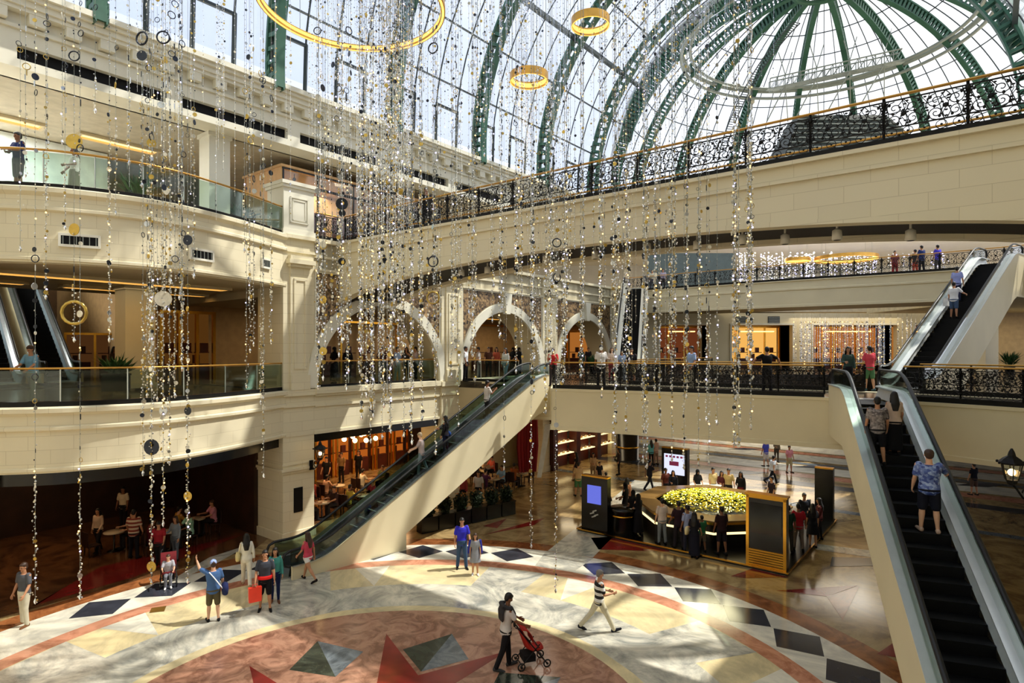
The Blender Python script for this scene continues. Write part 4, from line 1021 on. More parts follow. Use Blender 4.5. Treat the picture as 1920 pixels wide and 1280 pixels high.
t.box((0, -.19, 1.75), (.5, .02, .22)); t.build('screen_print', mat('magenta_print', (170, 60, 120), .4), e)
e = empty('drum_stand', F(7.95, 10.2, .103), 0, 'round black drum stand with a gold line beside the blue screen', 'stand')
MB().lathe([(.5, 0), (.5, .9), (.55, .95), (.55, 1.05), (0, 1.1)], n=24).build('drum', DARK, e); MB().lathe([(.51, .72), (.525, .75), (.51, .78)], n=24, cap=False).build('gold_line', GOLD, e)
e = empty('display_table', F(14.65, 11.2, .103), YN, 'small lit white display table behind the flower counter', 'table')
MB().box((0, 0, .95), (1.3, .8, .06)).build('lit_top', glow('soft_white_top', (246, 236, 205), 1.1), e)
for x in (-.55, .55):
    for y in (-.3, .3): MB().box((x, y, .46), (.06, .06, .92)).build('leg', DARK, e)
m = MB(); p = F(13.6, 15.4); q = F(14.9, 15.9)
for t_ in range(4):
    x, y = p[0]+(q[0]-p[0])*t_/3, p[1]+(q[1]-p[1])*t_/3; m.tube([(x, y, .105), (x, y, 1.0)], .025, 6); m.lathe([(.14, .103), (.14, .12), (.03, .14)], (x, y, 0), 10)
m.tube([p+(1.0,), q+(1.0,)], .02, 6); m.tube([p+(.6,), q+(.6,)], .012, 6)
tag(m.build('kiosk_barrier', STEEL), 'thin steel barrier rail at the right rear of the kiosk', 'barrier')
# ================================================================== cafe
LEAF = mat('dark_green_leaf', (34, 48, 26), .5, 0, .4, .35, 9)
def leafy(m, c, rx, ry, rz, n, s_=.06, mi=0):
    for k in range(n):
        u, t, w_ = random.random(), random.random()*2*PI, (random.random())**.4; ph = math.acos(2*u-1)
        p = Vector((c[0]+rx*w_*math.sin(ph)*math.cos(t), c[1]+ry*w_*math.sin(ph)*math.sin(t), c[2]+rz*w_*math.cos(ph)))
        d = Vector((random.uniform(-1, 1), random.uniform(-1, 1), random.uniform(-.2, 1))).normalized(); e_ = d.orthogonal().normalized()*s_*.45
        m.add([p, p+d*s_*.5+e_, p+d*s_*1.2, p+d*s_*.5-e_], [(0, 1, 2, 3)], mi)
h0, h1 = Vector(G(785, 1000)), Vector(G(962, 962)); hy = math.atan2((h1-h0).y, (h1-h0).x)
hl = ['nearest the escalator', 'second from the escalator', 'third from the escalator', 'fourth from the escalator', 'second from the far end', 'at the far end beside the drape']
for k in range(6):
    p = h0+(h1-h0)*(k+.5)/6; L = (h1-h0).length/6-.06
    e = empty('hedge_planter', (p.x, p.y, 0), hy, 'dark cafe planter with clipped hedge and orange flowers, '+hl[k], 'planter', 'hedge planters of the cafe terrace')
    m = MB().box((0, 0, .33), (L, .45, .62)); m.box((0, 0, .64), (L+.04, .5, .06)); m.box((0, 0, .03), (L-.1, .35, .06)); m.build('planter_box', DARK, e)
    m = MB(); leafy(m, (0, 0, .98), L/2-.1, .27, .42, 900, .1); m.build('hedge', LEAF, e)['kind'] = 'stuff'
    m = MB(); leafy(m, (0, 0, 1.32), L/2-.1, .2, .12, 40, .06); m.build('flowers', mat('orange_blossom', (206, 140, 70), .6), e)['kind'] = 'stuff'
CH_M = [MB().box((0, 0, .395), (.42, .42, .05)), MB().box((0, -.24, .68), (.42, .04, .52))]
def chair_leg(): return MB().box((0, 0, .185), (.04, .04, .37))
CHM = [x.mesh(n_) for x, n_ in zip(CH_M, ('seat', 'backrest'))]; LEGM = chair_leg().mesh('leg')
for q in CHM+[LEGM]: q.materials.append(WOOD)
CTOP = MB().lathe([(.36, .72), (.36, .75), (0, .755)], n=20).mesh('table_top'); CTOP.materials.append(mat('pale_table_top', (190, 176, 150), .4)); CFOOT = MB().lathe([(.25, 0), (.22, .03), (.035, .06), (.035, .72)], n=12).mesh('pedestal'); CFOOT.materials.append(DARK)
def child(me, root, loc=(0, 0, 0)):
    o = bpy.data.objects.new(me.name, me); COL.objects.link(o); o.parent = root; o.location = loc; return o
def chair(p, yaw, lb, grp):
    e = empty('cafe_chair', p, yaw, lb, 'chair', grp)
    for q in CHM: child(q, e)
    for x in (-.18, .18):
        for y in (-.18, .18): child(LEGM, e, (x, y, 0))
    return e
def table(p, lb, grp):
    e = empty('cafe_table', p, 0, lb, 'table', grp); child(CTOP, e); child(CFOOT, e); return e
SEATS = []
for g_, (spots, lb) in enumerate((([(1.6, -1.8), (3.6, -1.5), (5.5, -1.7), (1.9, -4.0), (4.2, -4.2), (6.3, -4.0)], 'inside the first cafe bay'), ([(10.4, -1.6), (12.3, -1.2), (12.9, -5.2), (10.4, 1.1), (12.6, 1.3)], 'on the terrace behind the hedge'), ([(-4.6, -2.6), (-3.2, -3.6), (-6.0, -4.2)], 'in the dark corner left of the stone pier'))):
    for i, (a, o) in enumerate(spots):
        table(F(a, o, 0), 'small round cafe table '+lb, 'cafe tables '+lb)
        for j, s_ in enumerate((-1, 1)):
            y = YAW_D + (0 if s_ < 0 else PI)-PI/2+.2*((i*7+j*3) % 5-2)*.3; p = F(a+s_*.72, o, 0)
            chair(p, y, 'dark wooden cafe chair '+lb, 'cafe chairs '+lb); SEATS.append((p, y, lb, i, j))
# ================================================================== lanterns, vents, plants, plaque
def lantern(p, yaw, arm, lb, s_=1.0, lit=True):
    e = empty('wall_lantern', p, yaw, lb, 'wall lantern'); m = MB()
    m.tube([(-arm, 0, -.62), (-arm*.7, 0, -.75), (-arm*.35, 0, -.62), (-arm*.15, 0, -.42), (0, 0, -.3)], .025, 6)
    m.tube([(-arm*.5+.12*math.cos(t*.5), 0, -.52+.12*math.sin(t*.5)) for t in range(11)], .018, 5); m.box((-arm, 0, -.6), (.05, .16, .4))
    m.build('bracket', IRON, e)
    m = MB().lathe([(.04, -.34), (.1, -.3), (.11, -.24), (.13, -.22)], n=6, smooth=False); m.lathe([(.25, .12), (.26, .15), (.17, .24), (.08, .3), (.06, .38), (.02, .46)], n=6, smooth=False)
    for k in range(6): a = k*PI/3; m.bar((.12*math.cos(a), .12*math.sin(a), -.23), (.2*math.cos(a), .2*math.sin(a), .13), .02, .02)
    for k in range(6): a = k*PI/3; m.ball((.27*math.cos(a), .27*math.sin(a), .15), .035, 5, 3)
    m.build('lantern_frame', IRON, e)
    MB().lathe([(.115, -.22), (.19, .12)], n=6, smooth=False, cap=False).build('lantern_glass', GCLEAR, e)
    MB().ball((0, 0, -.06), .075, 10, 7).build('bulb', WARM, e)
    e.scale = (s_,)*3; return e
p = F(-.2, .72, 3.55); lantern(p, YN, .62, 'black iron lantern on the stone pier beside the cafe')
p = F(-1.5, -2.35, 3.3); lantern(p, YAW_D+PI, .4, 'small dark lantern on the left side of the stone pier', .7)
p = AT(1897, 12.6, 880); lantern(p, PI, .7, 'black iron lantern at the right edge under the middle bridge', .95)
struct(MB().box((p[0]+.85, p[1], 3.1), (.4, .6, 6.2)).build('pillar_right', PLAIN))
o = MB().fbox(-.95, -.55, 0, .03, 1.1, 2.1).build('wall_plaque', BLACK); tag(o, 'tall black plaque on the front of the stone pier', 'plaque')
for k, (u, v, w, lb) in enumerate(((152, 452, .95, 'left'), (380, 478, .85, 'middle'), (493, 494, .5, 'right'))):
    # on the front of the upper balcony
    best = min(range(2, len(BULGE)-2), key=lambda i: abs(960+FPX*BULGE[i][0]/BULGE[i][1]-u)); b = BULGE[best]; dd = (BULGE[best+1][0]-BULGE[best-1][0], BULGE[best+1][1]-BULGE[best-1][1])
    y = math.atan2(dd[1], dd[0]); e = empty('air_vent', (b[0]+math.sin(y)*.03, b[1]-math.cos(y)*.03, ZC+(HOR-v)/FPX*b[1]), y, lb.capitalize()+'most white framed air vent on the upper balcony front' if lb != 'middle' else 'middle white framed air vent on the upper balcony front', 'vent')
    m = MB()
    for z in (-.16, .16): m.box((0, 0, z), (w, .1, .07))
    for x in (-w/2, w/2): m.box((x, 0, 0), (.06, .1, .38))
    m.build('vent_frame', WHITE, e); MB().box((0, .0, 0), (w-.05, .05, .28)).build('dark_slot', BLACK, e)
    m = MB()
    for q in range(6): m.box((-w/2+w*(q+.5)/6, -.03, 0), (.02, .03, .28))
    m.build('fin', LGREY, e)
p = AT(135, 19.5, 140); e = empty('security_camera', p, -.6, 'white security camera under the cornice at upper left', 'camera')
MB().box((0, 0, 0), (.55, .26, .24)).box((.02, 0, .14), (.66, .32, .04)).build('housing', mat('ivory_plastic', (225, 220, 200), .4), e)
MB().lathe([(.1, 0), (.1, .06), (.0, .07)], (.3, 0, -.03), 12).build('lens', BLACK, e); MB().tube([(-.1, 0, .1), (-.2, 0, .5), (-.6, .3, .7)], .035, 6).build('bracket', WHITE, e)
def potted(p, lb, h=1.5, box=True, s_=.35, cat='plant', name='potted_plant', n=90):
    e = empty(name, p, .6, lb, cat)
    if box: MB().box((0, 0, .3), (.9, .5, .6)).box((0, 0, .62), (.96, .56, .06)).build('planter', DARK, e)
    else: MB().lathe([(.22, 0), (.3, .5), (.33, .52), (.28, .5), (0, .48)], n=16).build('pot', DARK, e)
    m = MB()
    for k in range(n):
        a = random.random()*2*PI; el = .5+random.random()*.9; L = h*(.35+.4*random.random()); c = Vector((random.uniform(-.3, .3)*s_*2, random.uniform(-.2, .2)*s_*2, .58))
        d = Vector((math.cos(a)*math.cos(el), math.sin(a)*math.cos(el), math.sin(el))); sd = Vector((-math.sin(a), math.cos(a), 0))*.05
        q = c+d*L*.6; t_ = c+d*L+Vector((0, 0, -.12*L)); m.add([c, q-sd, t_, q+sd], [(0, 1, 2, 3)])
    q_ = m.build('foliage', mat('fresh_green_leaf', (52, 90, 46), .45, 0, .4, .3, 6), e); q_['kind'] = 'stuff'; return e
potted(F(-6.2, -3.4, L1+.1), 'leafy green plant in a dark box behind the lower balcony railing', 1.5)
potted(F(-6.3, -1.0, L2), 'bushy dark plant in a tall dark box left of the white column', 1.7); potted(F(-2.5, -1.2, L2), 'low leafy plant behind the upper glass railing right of the white column', 1.0)
p = AT(1893, 40, 700); potted((p[0], p[1], L1), 'potted plant with spreading leaves between two columns at far right', 1.7, False)
potted(F(20.5, 1.3, L1), 'green plant in front of the third arch', 1.3, False)
# ================================================================== gold rings
RINGLIT = glow('ring_lamp_strip', (255, 196, 92), 2.0); SATGOLD = mat('satin_gold', (226, 172, 84), .3, .9)
def gold_ring(u, v, y, wpx, hgt, lb, ncab=4):
    x = (u-960)/FPX*y; z = ZC+(HOR-v)/FPX*y; R = wpx/2/FPX*y; e = empty('gold_ring', (x, y, z), 0, lb, 'ring lamp')
    n = 72; t = .05*R/.6 if R < 1 else .12
    m = MB(); pr = [(R, -hgt/2), (R, hgt/2), (R-t, hgt/2), (R-t, -hgt/2)]; m.lathe(pr+[pr[0]], n=n, cap=False, smooth=False); m.build('ring_band', SATGOLD, e)
    m = MB().lathe([(R-t-.004, -hgt*.28), (R-t-.004, hgt*.28)], n=n, cap=False); m.build('lamp_strip', RINGLIT, e)
    m = MB().lathe([(R-t*.75, -hgt/2-.005), (R-t*.25, -hgt/2-.005)], n=n, cap=False); m.build('under_strip', RINGLIT, e)
    for k in range(ncab):
        a = 2*PI*k/ncab+.4; c = MB().tube([(R*.97*math.cos(a), R*.97*math.sin(a), hgt/2), (R*.97*math.cos(a), R*.97*math.sin(a), (26 if y < 40 else 18.4)-z)], .008, 4); c.build('cable', LGREY, e)
    return (x, y, z, R)
RING1 = gold_ring(661, 8, 16, 346, .16, 'large gold ring lamp hanging at the top among the bead strands', 6)
RING2 = gold_ring(1107, 42, 17, 72, .22, 'upper small gold ring lamp near the top of the dome side'); RING3 = gold_ring(992, 146, 17, 72, .22, 'lower small gold ring lamp left of its twin')
gold_ring(1496, 487, 58, 46, .3, 'small gold ring lamp in the hall beyond the far gallery'); gold_ring(1586, 484, 56, 108, .3, 'wide gold ring lamp in the hall beyond the far gallery')
# ================================================================== people
def loft(m, rings, n=14, smooth=True):
    """rings: (centre, half width vector, half depth vector)"""
    vs = []
    for c, ax, ay in rings:
        for j in range(n):
            a = 2*PI*j/n; vs.append(c+ax*math.cos(a)+ay*math.sin(a))
    fs = [(i*n+j, i*n+(j+1) % n, (i+1)*n+(j+1) % n, (i+1)*n+j) for i in range(len(rings)-1) for j in range(n)]
    fs += [tuple(range(n-1, -1, -1)), tuple(range((len(rings)-1)*n, len(rings)*n))]; m.add(vs, fs, 0, smooth)
def limb(m, pts, rs, n=10):
    P, R_ = [Vector(p) for p in pts], list(rs)
    m.tube(P, R_, n); m.ball(P[0], R_[0], n, 6); m.ball(P[-1], R_[-1], n, 6)
    for p, r in zip(P[1:-1], R_[1:-1]): m.ball(p, r*.99, n, 6)
def fuse(m, voxel, name, smooth=2):
    """closed overlapping volumes become one continuous skin"""
    me = bpy.data.meshes.new('tmp'); me.from_pydata(m.v, [], m.f); me.update()
    o = bpy.data.objects.new('tmp', me); COL.objects.link(o)
    r = o.modifiers.new('r', 'REMESH'); r.mode = 'VOXEL'; r.voxel_size = voxel; r.use_smooth_shade = True
    s = o.modifiers.new('s', 'SMOOTH'); s.iterations = smooth; s.factor = .5
    dg = bpy.context.evaluated_depsgraph_get(); out = bpy.data.meshes.new_from_object(o.evaluated_get(dg)); out.name = name
    bpy.data.objects.remove(o); bpy.data.meshes.remove(me); out.materials.clear(); return out
def rotx(v, a): c, s = math.cos(a), math.sin(a); return Vector((v[0], v[1]*c-v[2]*s, v[1]*s+v[2]*c))
DR_ = math.radians
def skeleton(p):
    """joints of a 1.75 m figure facing +Y for a pose p"""
    fem = p.get('fem', 0); J = {}; hipz = .92
    legs = p.get('legs', ((0, 0), (0, 0))); w = .085
    low = 9
    for sd, (th, kn) in zip((-1, 1), legs):
        th, kn = DR_(th), DR_(kn); h = Vector((sd*w, 0, hipz)); sp = p.get('spread', .03)*sd
        k = h+Vector((sp*.5, math.sin(th), -math.cos(th)))*.43; a = k+Vector((sp*.5, math.sin(th-kn), -math.cos(th-kn)))*.42
        J['leg', sd] = (h, k, a, th-kn); low = min(low, a.z)
    dz = .075-low if not p.get('sit') else .45+.075-hipz
    lean = DR_(p.get('lean', 0)); piv = Vector((0, 0, hipz))
    def up(v): return rotx(Vector(v)-piv, -lean)+piv
    J['up'] = up; J['lean'] = lean; sh = .165 if fem else .185
    for sd, ar in zip((-1, 1), p.get('arms', ((5, 8, 12), (5, 8, 12)))):
        f, ab, el = (DR_(x) for x in ar[:3]); inn = ar[3] if len(ar) > 3 else 0
        s = Vector((sd*sh, 0, 1.425)); d = Vector((sd*math.sin(ab), math.sin(f)*math.cos(ab), -math.cos(f)*math.cos(ab)))
        e = s+d*.285; d2 = Vector((sd*(math.sin(ab)*.5-inn), math.sin(f+el), -math.cos(f+el))).normalized(); wr = e+d2*.25
        J['arm', sd] = (up(s), up(e), up(wr), (up(wr+d2)-up(wr)))
    J['dz'] = Vector((0, 0, dz)); return J
def torso_rings(J, fem, g=0, z0=.84, z1=1.47):
    prof = [(.80, .12, .09), (.86, .165, .115), (.94, .17 if fem else .165, .118), (1.06, .128 if fem else .148, .098), (1.16, .137 if fem else .158, .105), (1.28, .158 if fem else .178, .122), (1.38, .165 if fem else .19, .105), (1.44, .13 if fem else .15, .08), (1.475, .07, .06)]
    R_ = []
    for z, rx, ry in prof:
        if z < z0-.001 or z > z1+.001: continue
        c = J['up']((0, -.008, z)); ax = Vector((rx+g, 0, 0)); ay = rotx(Vector((0, ry+g, 0)), -J['lean']*min(1, max(0, (z-.9)*4)))
        R_.append((c, ax, ay))
    return R_
PROTO = {}
def proto(key, p):
    fem = p.get('fem', 0); J = skeleton(p); fine = p.get('fine', 1); m = MB(); up = J['up']
    loft(m, torso_rings(J, fem), 16)
    limb(m, [up((0, -.005, 1.44)), up((0, .005, 1.55))], [.062 if not fem else .05, .055 if not fem else .046])
    tn = DR_(p.get('nod', 6)); ty = DR_(p.get('turn', 0)); hc = up((0, .015, 1.635))
    def hd(v): v = rotx(Vector(v), -tn-J['lean']*.6); return hc+Vector((v.x*math.cos(ty)-v.y*math.sin(ty), v.x*math.sin(ty)+v.y*math.cos(ty), v.z))
    def hb(c, r, sc):
        q = MB().ball((0, 0, 0), r, 14, 10, sc); m.add([hd((v[0]+c[0], v[1]+c[1], v[2]+c[2])) for v in q.v], q.f, 0, True)
    hb((0, -.008, .02), .1, (.76, .96, 1.0)); hb((0, .022, -.045), .07, (.82, .86, 1.05)); hb((0, .093, -.012), .016, (.8, 1.15, 1.7)); hb((0, .075, -.09), .02, (1.3, .9, .8))
    hb((0, .078, .022), .03, (1.5, .35, .4))
    for s_ in (-1, 1): hb((s_*.076, -.005, 0), .022, (.35, .8, 1.3))
    for sd in (-1, 1):
        h, k, a, lg = J['leg', sd]
        limb(m, [h, h.lerp(k, .5), k], [.088, .075, .054]); limb(m, [k, k.lerp(a, .3), k.lerp(a, .75), a], [.052, .056, .038, .034])
        fa = min(.5, max(-.9, lg*.8)); fd = Vector((sd*.18, math.cos(fa), math.sin(fa))).normalized() if not p.get('sit') else Vector((sd*.15, 1, 0)).normalized()
        limb(m, [a+Vector((0, -.03, -.03)), a+fd*.12+Vector((0, 0, -.045)), a+fd*.19+Vector((0, 0, -.05))], [.036, .034, .024])
        s, e, wr, d = J['arm', sd]; d = d.normalized()
        limb(m, [s, s.lerp(e, .5), e], [.055 if not fem else .045, .048 if not fem else .039, .038 if not fem else .032]); limb(m, [e, e.lerp(wr, .35), wr], [.038, .039 if not fem else .033, .025])
        sid = d.cross(Vector((sd, 0, .01))); sid = sid-d*sid.dot(d)
        if sid.length < .1: sid = d.orthogonal()
        sid.normalize(); nor = d.cross(sid).normalized()*(1 if (d.cross(sid)).x*sd < 0 else -1)     # palm side faces the body
        pc = wr+d*.05; loft(m, [(wr, sid*.026, nor*.019), (wr+d*.03, sid*.036, nor*.017), (wr+d*.075, sid*.041, nor*.015), (wr+d*.092, sid*.036, nor*.011)], 10)
        for q, L in zip((-.031, -.0105, .0105, .031), (.062, .078, .083, .072)):
            b0 = wr+d*.085+sid*q; b1 = b0+d*L*.45+nor*.004+sid*q*.12; b2 = b1+d*L*.35+nor*.02+sid*q*.1; b3 = b2+d*L*.18+nor*.022
            limb(m, [b0, b1, b2, b3], [.0098, .0092, .0085, .0075], 6)
        tb = wr+d*.03+sid*.03; limb(m, [tb, tb+d*.03+sid*.026+nor*.012, tb+d*.055+sid*.034+nor*.022], [.013, .0115, .009], 6)
    body = fuse(m, .0092 if fine else .016, 'person', 2 if fine else 1)
    ey = [hd((s_*.031, .083, .006)) for s_ in (-1, 1)]; mo = hd((0, .09, -.056)); br = [hd((s_*.033, .083, .03)) for s_ in (-1, 1)]
    mi = []
    for f in body.polygons:
        c = f.center
        if min((c-q).length for q in ey) < .0125 or min(abs(c.z-q.z)*2.6+abs(c.x-q.x)*.6+abs(c.y-q.y)*.4 for q in br) < .014: mi.append(1)
        elif abs(c.x-mo.x)+abs(c.z-mo.z)*3+abs(c.y-mo.y)*.6 < .028: mi.append(2)
        else: mi.append(0)
    body.polygons.foreach_set('material_index', mi)
    parts = {}
    # hair
    m = MB(); hs = p.get('hair', 'short')
    def hh(c, r, sc):
        q = MB().ball((0, 0, 0), r, 14, 10, sc); m.add([hd((v[0]+c[0], v[1]+c[1], v[2]+c[2])) for v in q.v], q.f, 0, True)
    if hs == 'scarf':
        hh((0, -.016, .012), .118, (.86, .96, 1.03)); rr = [(up((0, -.01, 1.6)), Vector((.085, 0, 0)), Vector((0, .09, 0))), (up((0, -.01, 1.5)), Vector((.1, 0, 0)), Vector((0, .1, 0))), (up((0, -.02, 1.4)), Vector((.2, 0, 0)), Vector((0, .125, 0)))]; loft(m, rr, 14)
    else:
        hh((0, -.024, .042), .1, (.86, 1.0, .95)); hh((0, -.045, .0), .09, (.86, .75, .95)); hh((0, .035, .085), .05, (1.2, 1.0, .6))
        if hs == 'long':
            loft(m, [(hd((0, -.05, .03)), Vector((.085, 0, 0)), Vector((0, .06, 0))), (hd((0, -.075, -.1)), Vector((.1, 0, 0)), Vector((0, .05, 0))), (up((0, -.125, 1.42)), Vector((.115, 0, 0)), Vector((0, .04, 0))), (up((0, -.135, 1.22)), Vector((.07, 0, 0)), Vector((0, .028, 0)))], 12)
            for s_ in (-1, 1): limb(m, [hd((s_*.07, .0, .03)), hd((s_*.085, -.01, -.08)), up((s_*.1, -.03, 1.44))], [.03, .03, .022])
    parts['hair'] = fuse(m, .014, 'hair')
    if hs == 'cap':
        m = MB(); hh((0, -.012, .05), .106, (.87, 1.02, .85)); q = hd((0, .13, .055)); limb(m, [hd((-.05, .08, .06)), q, hd((.05, .08, .06))], [.022, .018, .022]); parts['cap'] = fuse(m, .012, 'cap')
    # upper garment
    m = MB(); top = p.get('top', 'tee'); rg = torso_rings(J, fem, .02, .80 if top != 'dress' else .9, 1.45); loft(m, rg, 18)
    for sd in (-1, 1):
        s, e, wr, d = J['arm', sd]
        if top in ('tee', 'dress'): limb(m, [s+Vector((-sd*.02, 0, .0)), s.lerp(e, .72)], [.072 if not fem else .058, .062 if not fem else .05], 12)
        elif top == 'long': limb(m, [s+Vector((-sd*.02, 0, 0)), s.lerp(e, .5), e, e.lerp(wr, .5), wr-d.normalized()*.02], [.07 if not fem else .06, .062 if not fem else .052, .055 if not fem else .046, .05 if not fem else .043, .042 if not fem else .037], 12)
    bot = p.get('bottom', 'trousers')
    if top == 'dress':
        L = p.get('hem', .5); k = (1-max(0, L-.1))
        wd = .25+.0*k; loft(m, [(Vector((0, 0, .98)), Vector((.165, 0, 0)), Vector((0, .12, 0))), (Vector((0, 0, .86)), Vector((.2, 0, 0)), Vector((0, .15, 0))), (Vector((0, p.get('sway', 0), L)), Vector((wd, 0, 0)), Vector((0, .2+p.get('sway2', 0), 0)))], 18)
    parts['dress' if top == 'dress' else 'shirt'] = fuse(m, .0145, 'dress' if top == 'dress' else 'shirt')
    if top != 'dress':
        m = MB(); loft(m, [(Vector((0, 0, 1.0)), Vector((.168 if fem else .176, 0, 0)), Vector((0, .128, 0))), (Vector((0, -.01, .9)), Vector((.192 if fem else .186, 0, 0)), Vector((0, .142, 0))), (Vector((0, 0, .82)), Vector((.17, 0, 0)), Vector((0, .12, 0)))], 18)
        if bot == 'skirt':
            L = p.get('hem', .55); loft(m, [(Vector((0, 0, .95)), Vector((.185, 0, 0)), Vector((0, .135, 0))), (Vector((0, 0, L)), Vector((.22, 0, 0)), Vector((0, .19, 0)))], 18)
        for sd in (-1, 1):
            h, k, a, lg = J['leg', sd]
            if bot == 'trousers': limb(m, [h, h.lerp(k, .5), k, k.lerp(a, .5), a+Vector((0, 0, .0))], [.1, .09, .07, .064, .06], 12)
            elif bot == 'shorts': limb(m, [h, h.lerp(k, .5), h.lerp(k, .92)], [.103, .095, .086], 12)
            elif bot == 'hotpants': limb(m, [h, h.lerp(k, .38)], [.1, .092], 12)
            elif bot == 'leggings': limb(m, [h, h.lerp(k, .5), k, k.lerp(a, .3), a], [.094, .081, .059, .06, .04], 12)
        parts['skirt' if bot == 'skirt' else ('shorts' if bot in ('shorts', 'hotpants') else 'trousers')] = fuse(m, .0145, 'trousers')
    for sd in (-1, 1):
        m = MB(); h, k, a, lg = J['leg', sd]; fa = min(.5, max(-.9, lg*.8)); fd = Vector((sd*.18, math.cos(fa), math.sin(fa))).normalized() if not p.get('sit') else Vector((sd*.15, 1, 0)).normalized()
        limb(m, [a+Vector((0, -.035, -.02)), a+Vector((0, -.04, -.04)), a+fd*.12+Vector((0, 0, -.042)), a+fd*.2+Vector((0, 0, -.046))], [.044, .043, .042, .033], 10)
        parts['shoe', sd] = fuse(m, .012, 'shoe')
    for me in [body]+list(parts.values()): me.transform(Matrix.Translation(J['dz']))
    jd = J['dz']; J['hands'] = {sd: J['arm', sd][2]+J['arm', sd][3].normalized()*.08+jd for sd in (-1, 1)}
    PROTO[key] = (body, parts, J)
AD = ((4, 8, 12), (4, 8, 12))
proto('stand', dict(arms=AD, legs=((3, 4), (-3, 2)), spread=.1))
proto('stand2', dict(arms=((8, 12, 30), (2, 10, 20)), legs=((6, 8), (-4, 2)), spread=.14, nod=12))
proto('phone', dict(arms=((25, 8, 100, .25), (28, 8, 105, .25)), legs=((2, 3), (-2, 2)), spread=.1, nod=16))
proto('folded', dict(arms=((30, 6, 58, .95), (24, 6, 52, .95)), legs=((3, 4), (-2, 2)), spread=.12, bottom='shorts', nod=10))
proto('walk', dict(arms=((-18, 8, 18), (26, 8, 60, .2)), legs=((26, 6), (-24, 20)), nod=6))
proto('striped', dict(arms=((10, 10, 70, .3), (14, 10, 80, .3)), legs=((-30, 14), (27, 2)), nod=14))
proto('shorts', dict(arms=((2, 10, 16), (6, 10, 24)), legs=((3, 4), (-4, 3)), spread=.12, bottom='shorts'))
proto('cap', dict(arms=((105, 30, 40), (6, 12, 35)), legs=((4, 5), (-3, 2)), spread=.1, bottom='shorts', hair='cap', nod=-12))
proto('push', dict(arms=((30, 6, 35), (32, 6, 35)), legs=((10, 6), (-14, 10)), nod=26, lean=4))
proto('rail', dict(arms=((10, 62, 8), (6, 64, 6)), legs=((3, 3), (-3, 2)), spread=.1, nod=2))
proto('ride', dict(arms=((6, 8, 20), (38, 26, 40)), legs=((3, 3), (-3, 2)), spread=.1, bottom='shorts'))
proto('lady', dict(fem=1, hair='long', top='long', arms=((4, 8, 14), (20, 8, 70, .3)), legs=((4, 4), (-4, 3)), bottom='leggings'))
proto('ladywalk', dict(fem=1, hair='long', top='tee', arms=((14, 8, 30), (-16, 8, 15)), legs=((-26, 18), (22, 4)), bottom='hotpants'))
proto('ladytrouser', dict(fem=1, hair='long', top='long', arms=((6, 8, 40), (-8, 10, 20)), legs=((16, 4), (-12, 12)), bottom='trousers'))
proto('dress', dict(fem=1, hair='long', top='dress', hem=.55, arms=AD, legs=((3, 3), (-3, 2)), nod=10))
proto('abaya', dict(fem=1, hair='scarf', top='dress', hem=.12, arms=((14, 8, 50, .2), (10, 8, 40, .2)), legs=((6, 4), (-6, 4))))
proto('skirt', dict(fem=1, hair='long', top='tee', bottom='skirt', hem=.12, arms=((12, 10, 60, .2), (8, 8, 30)), legs=((3, 3), (-3, 2))))
proto('dash', dict(arms=((40, 10, 60), (-35, 10, 50)), legs=((38, 20), (-34, 40)), lean=8))
proto('sit', dict(sit=1, arms=((35, 10, 50, .15), (40, 10, 55, .15)), legs=((88, 88), (84, 84)), nod=12, lean=4))
def skinm(k): return mat(('light_skin', 'tan_skin', 'brown_skin', 'fair_skin')[k], ((214, 166, 134), (186, 134, 100), (134, 90, 64), (226, 184, 154))[k], .5, 0, .4, .04, 8)
HAIRM = [mat('black_hair', (18, 15, 14), .5), mat('brown_hair', (60, 40, 28), .5), mat('grey_hair', (120, 116, 110), .6), mat('fair_hair', (180, 160, 130), .6)]
EYEM = mat('dark_eye', (24, 18, 16), .3); LIPM = mat('lip', (168, 96, 84), .5); NCOL = {}
def cloth(c, name=None):
    if not isinstance(c, tuple): return c
    n = 'cloth_%02x%02x%02x' % c; return mat(n, c, .85, 0, .2, .07, 6)
PEOPLE = []
def person(key, pos, yaw, label, top=(80, 80, 80), bot=(40, 40, 44), shoe=(24, 22, 22), skin=1, hair=0, h=1.75, group=None, cap=None, sx=1.0):
    body, parts, J = PROTO[key]; o = bpy.data.objects.new('person', body); COL.objects.link(o)
    def setm(o_, ms):
        me = o_.data
        while len(me.materials) < len(ms): me.materials.append(ms[len(me.materials)])
        for i, q in enumerate(ms): o_.material_slots[i].link = 'OBJECT'; o_.material_slots[i].material = q
    setm(o, [skinm(skin), EYEM, LIPM]); o.location = pos; o.rotation_euler = (0, 0, DR_(yaw)); s = h/1.75; o.scale = (s*sx, s*sx, s)
    tag(o, label, 'person', group)
    for k, me in parts.items():
        k = k if isinstance(k, str) else 'shoe'; c = bpy.data.objects.new('headscarf' if (k == 'hair' and key == 'abaya') else k, me); COL.objects.link(c); c.parent = o
        q = {'hair': HAIRM[hair] if key != 'abaya' else cloth((16, 15, 17)), 'shirt': cloth(top), 'dress': cloth(top), 'trousers': cloth(bot), 'shorts': cloth(bot), 'skirt': cloth(bot), 'shoe': cloth(shoe), 'cap': cloth(cap or (150, 170, 222))}[k]
        setm(c, [q])
    PEOPLE.append(o); return o
def extra(o, name, m, mt, label=None):
    c = m.build(name, mt, o)
    if label: c['label'] = label
    return c
def hand(key, o, sd):
    s = o.scale; v = PROTO[key][2]['hands'][sd]; y = o.rotation_euler.z; x_, y_ = v.x*s[0], v.y*s[1]
    return Vector((o.location[0]+x_*math.cos(y)-y_*math.sin(y), o.location[1]+x_*math.sin(y)+y_*math.cos(y), o.location[2]+v.z*s[2]))
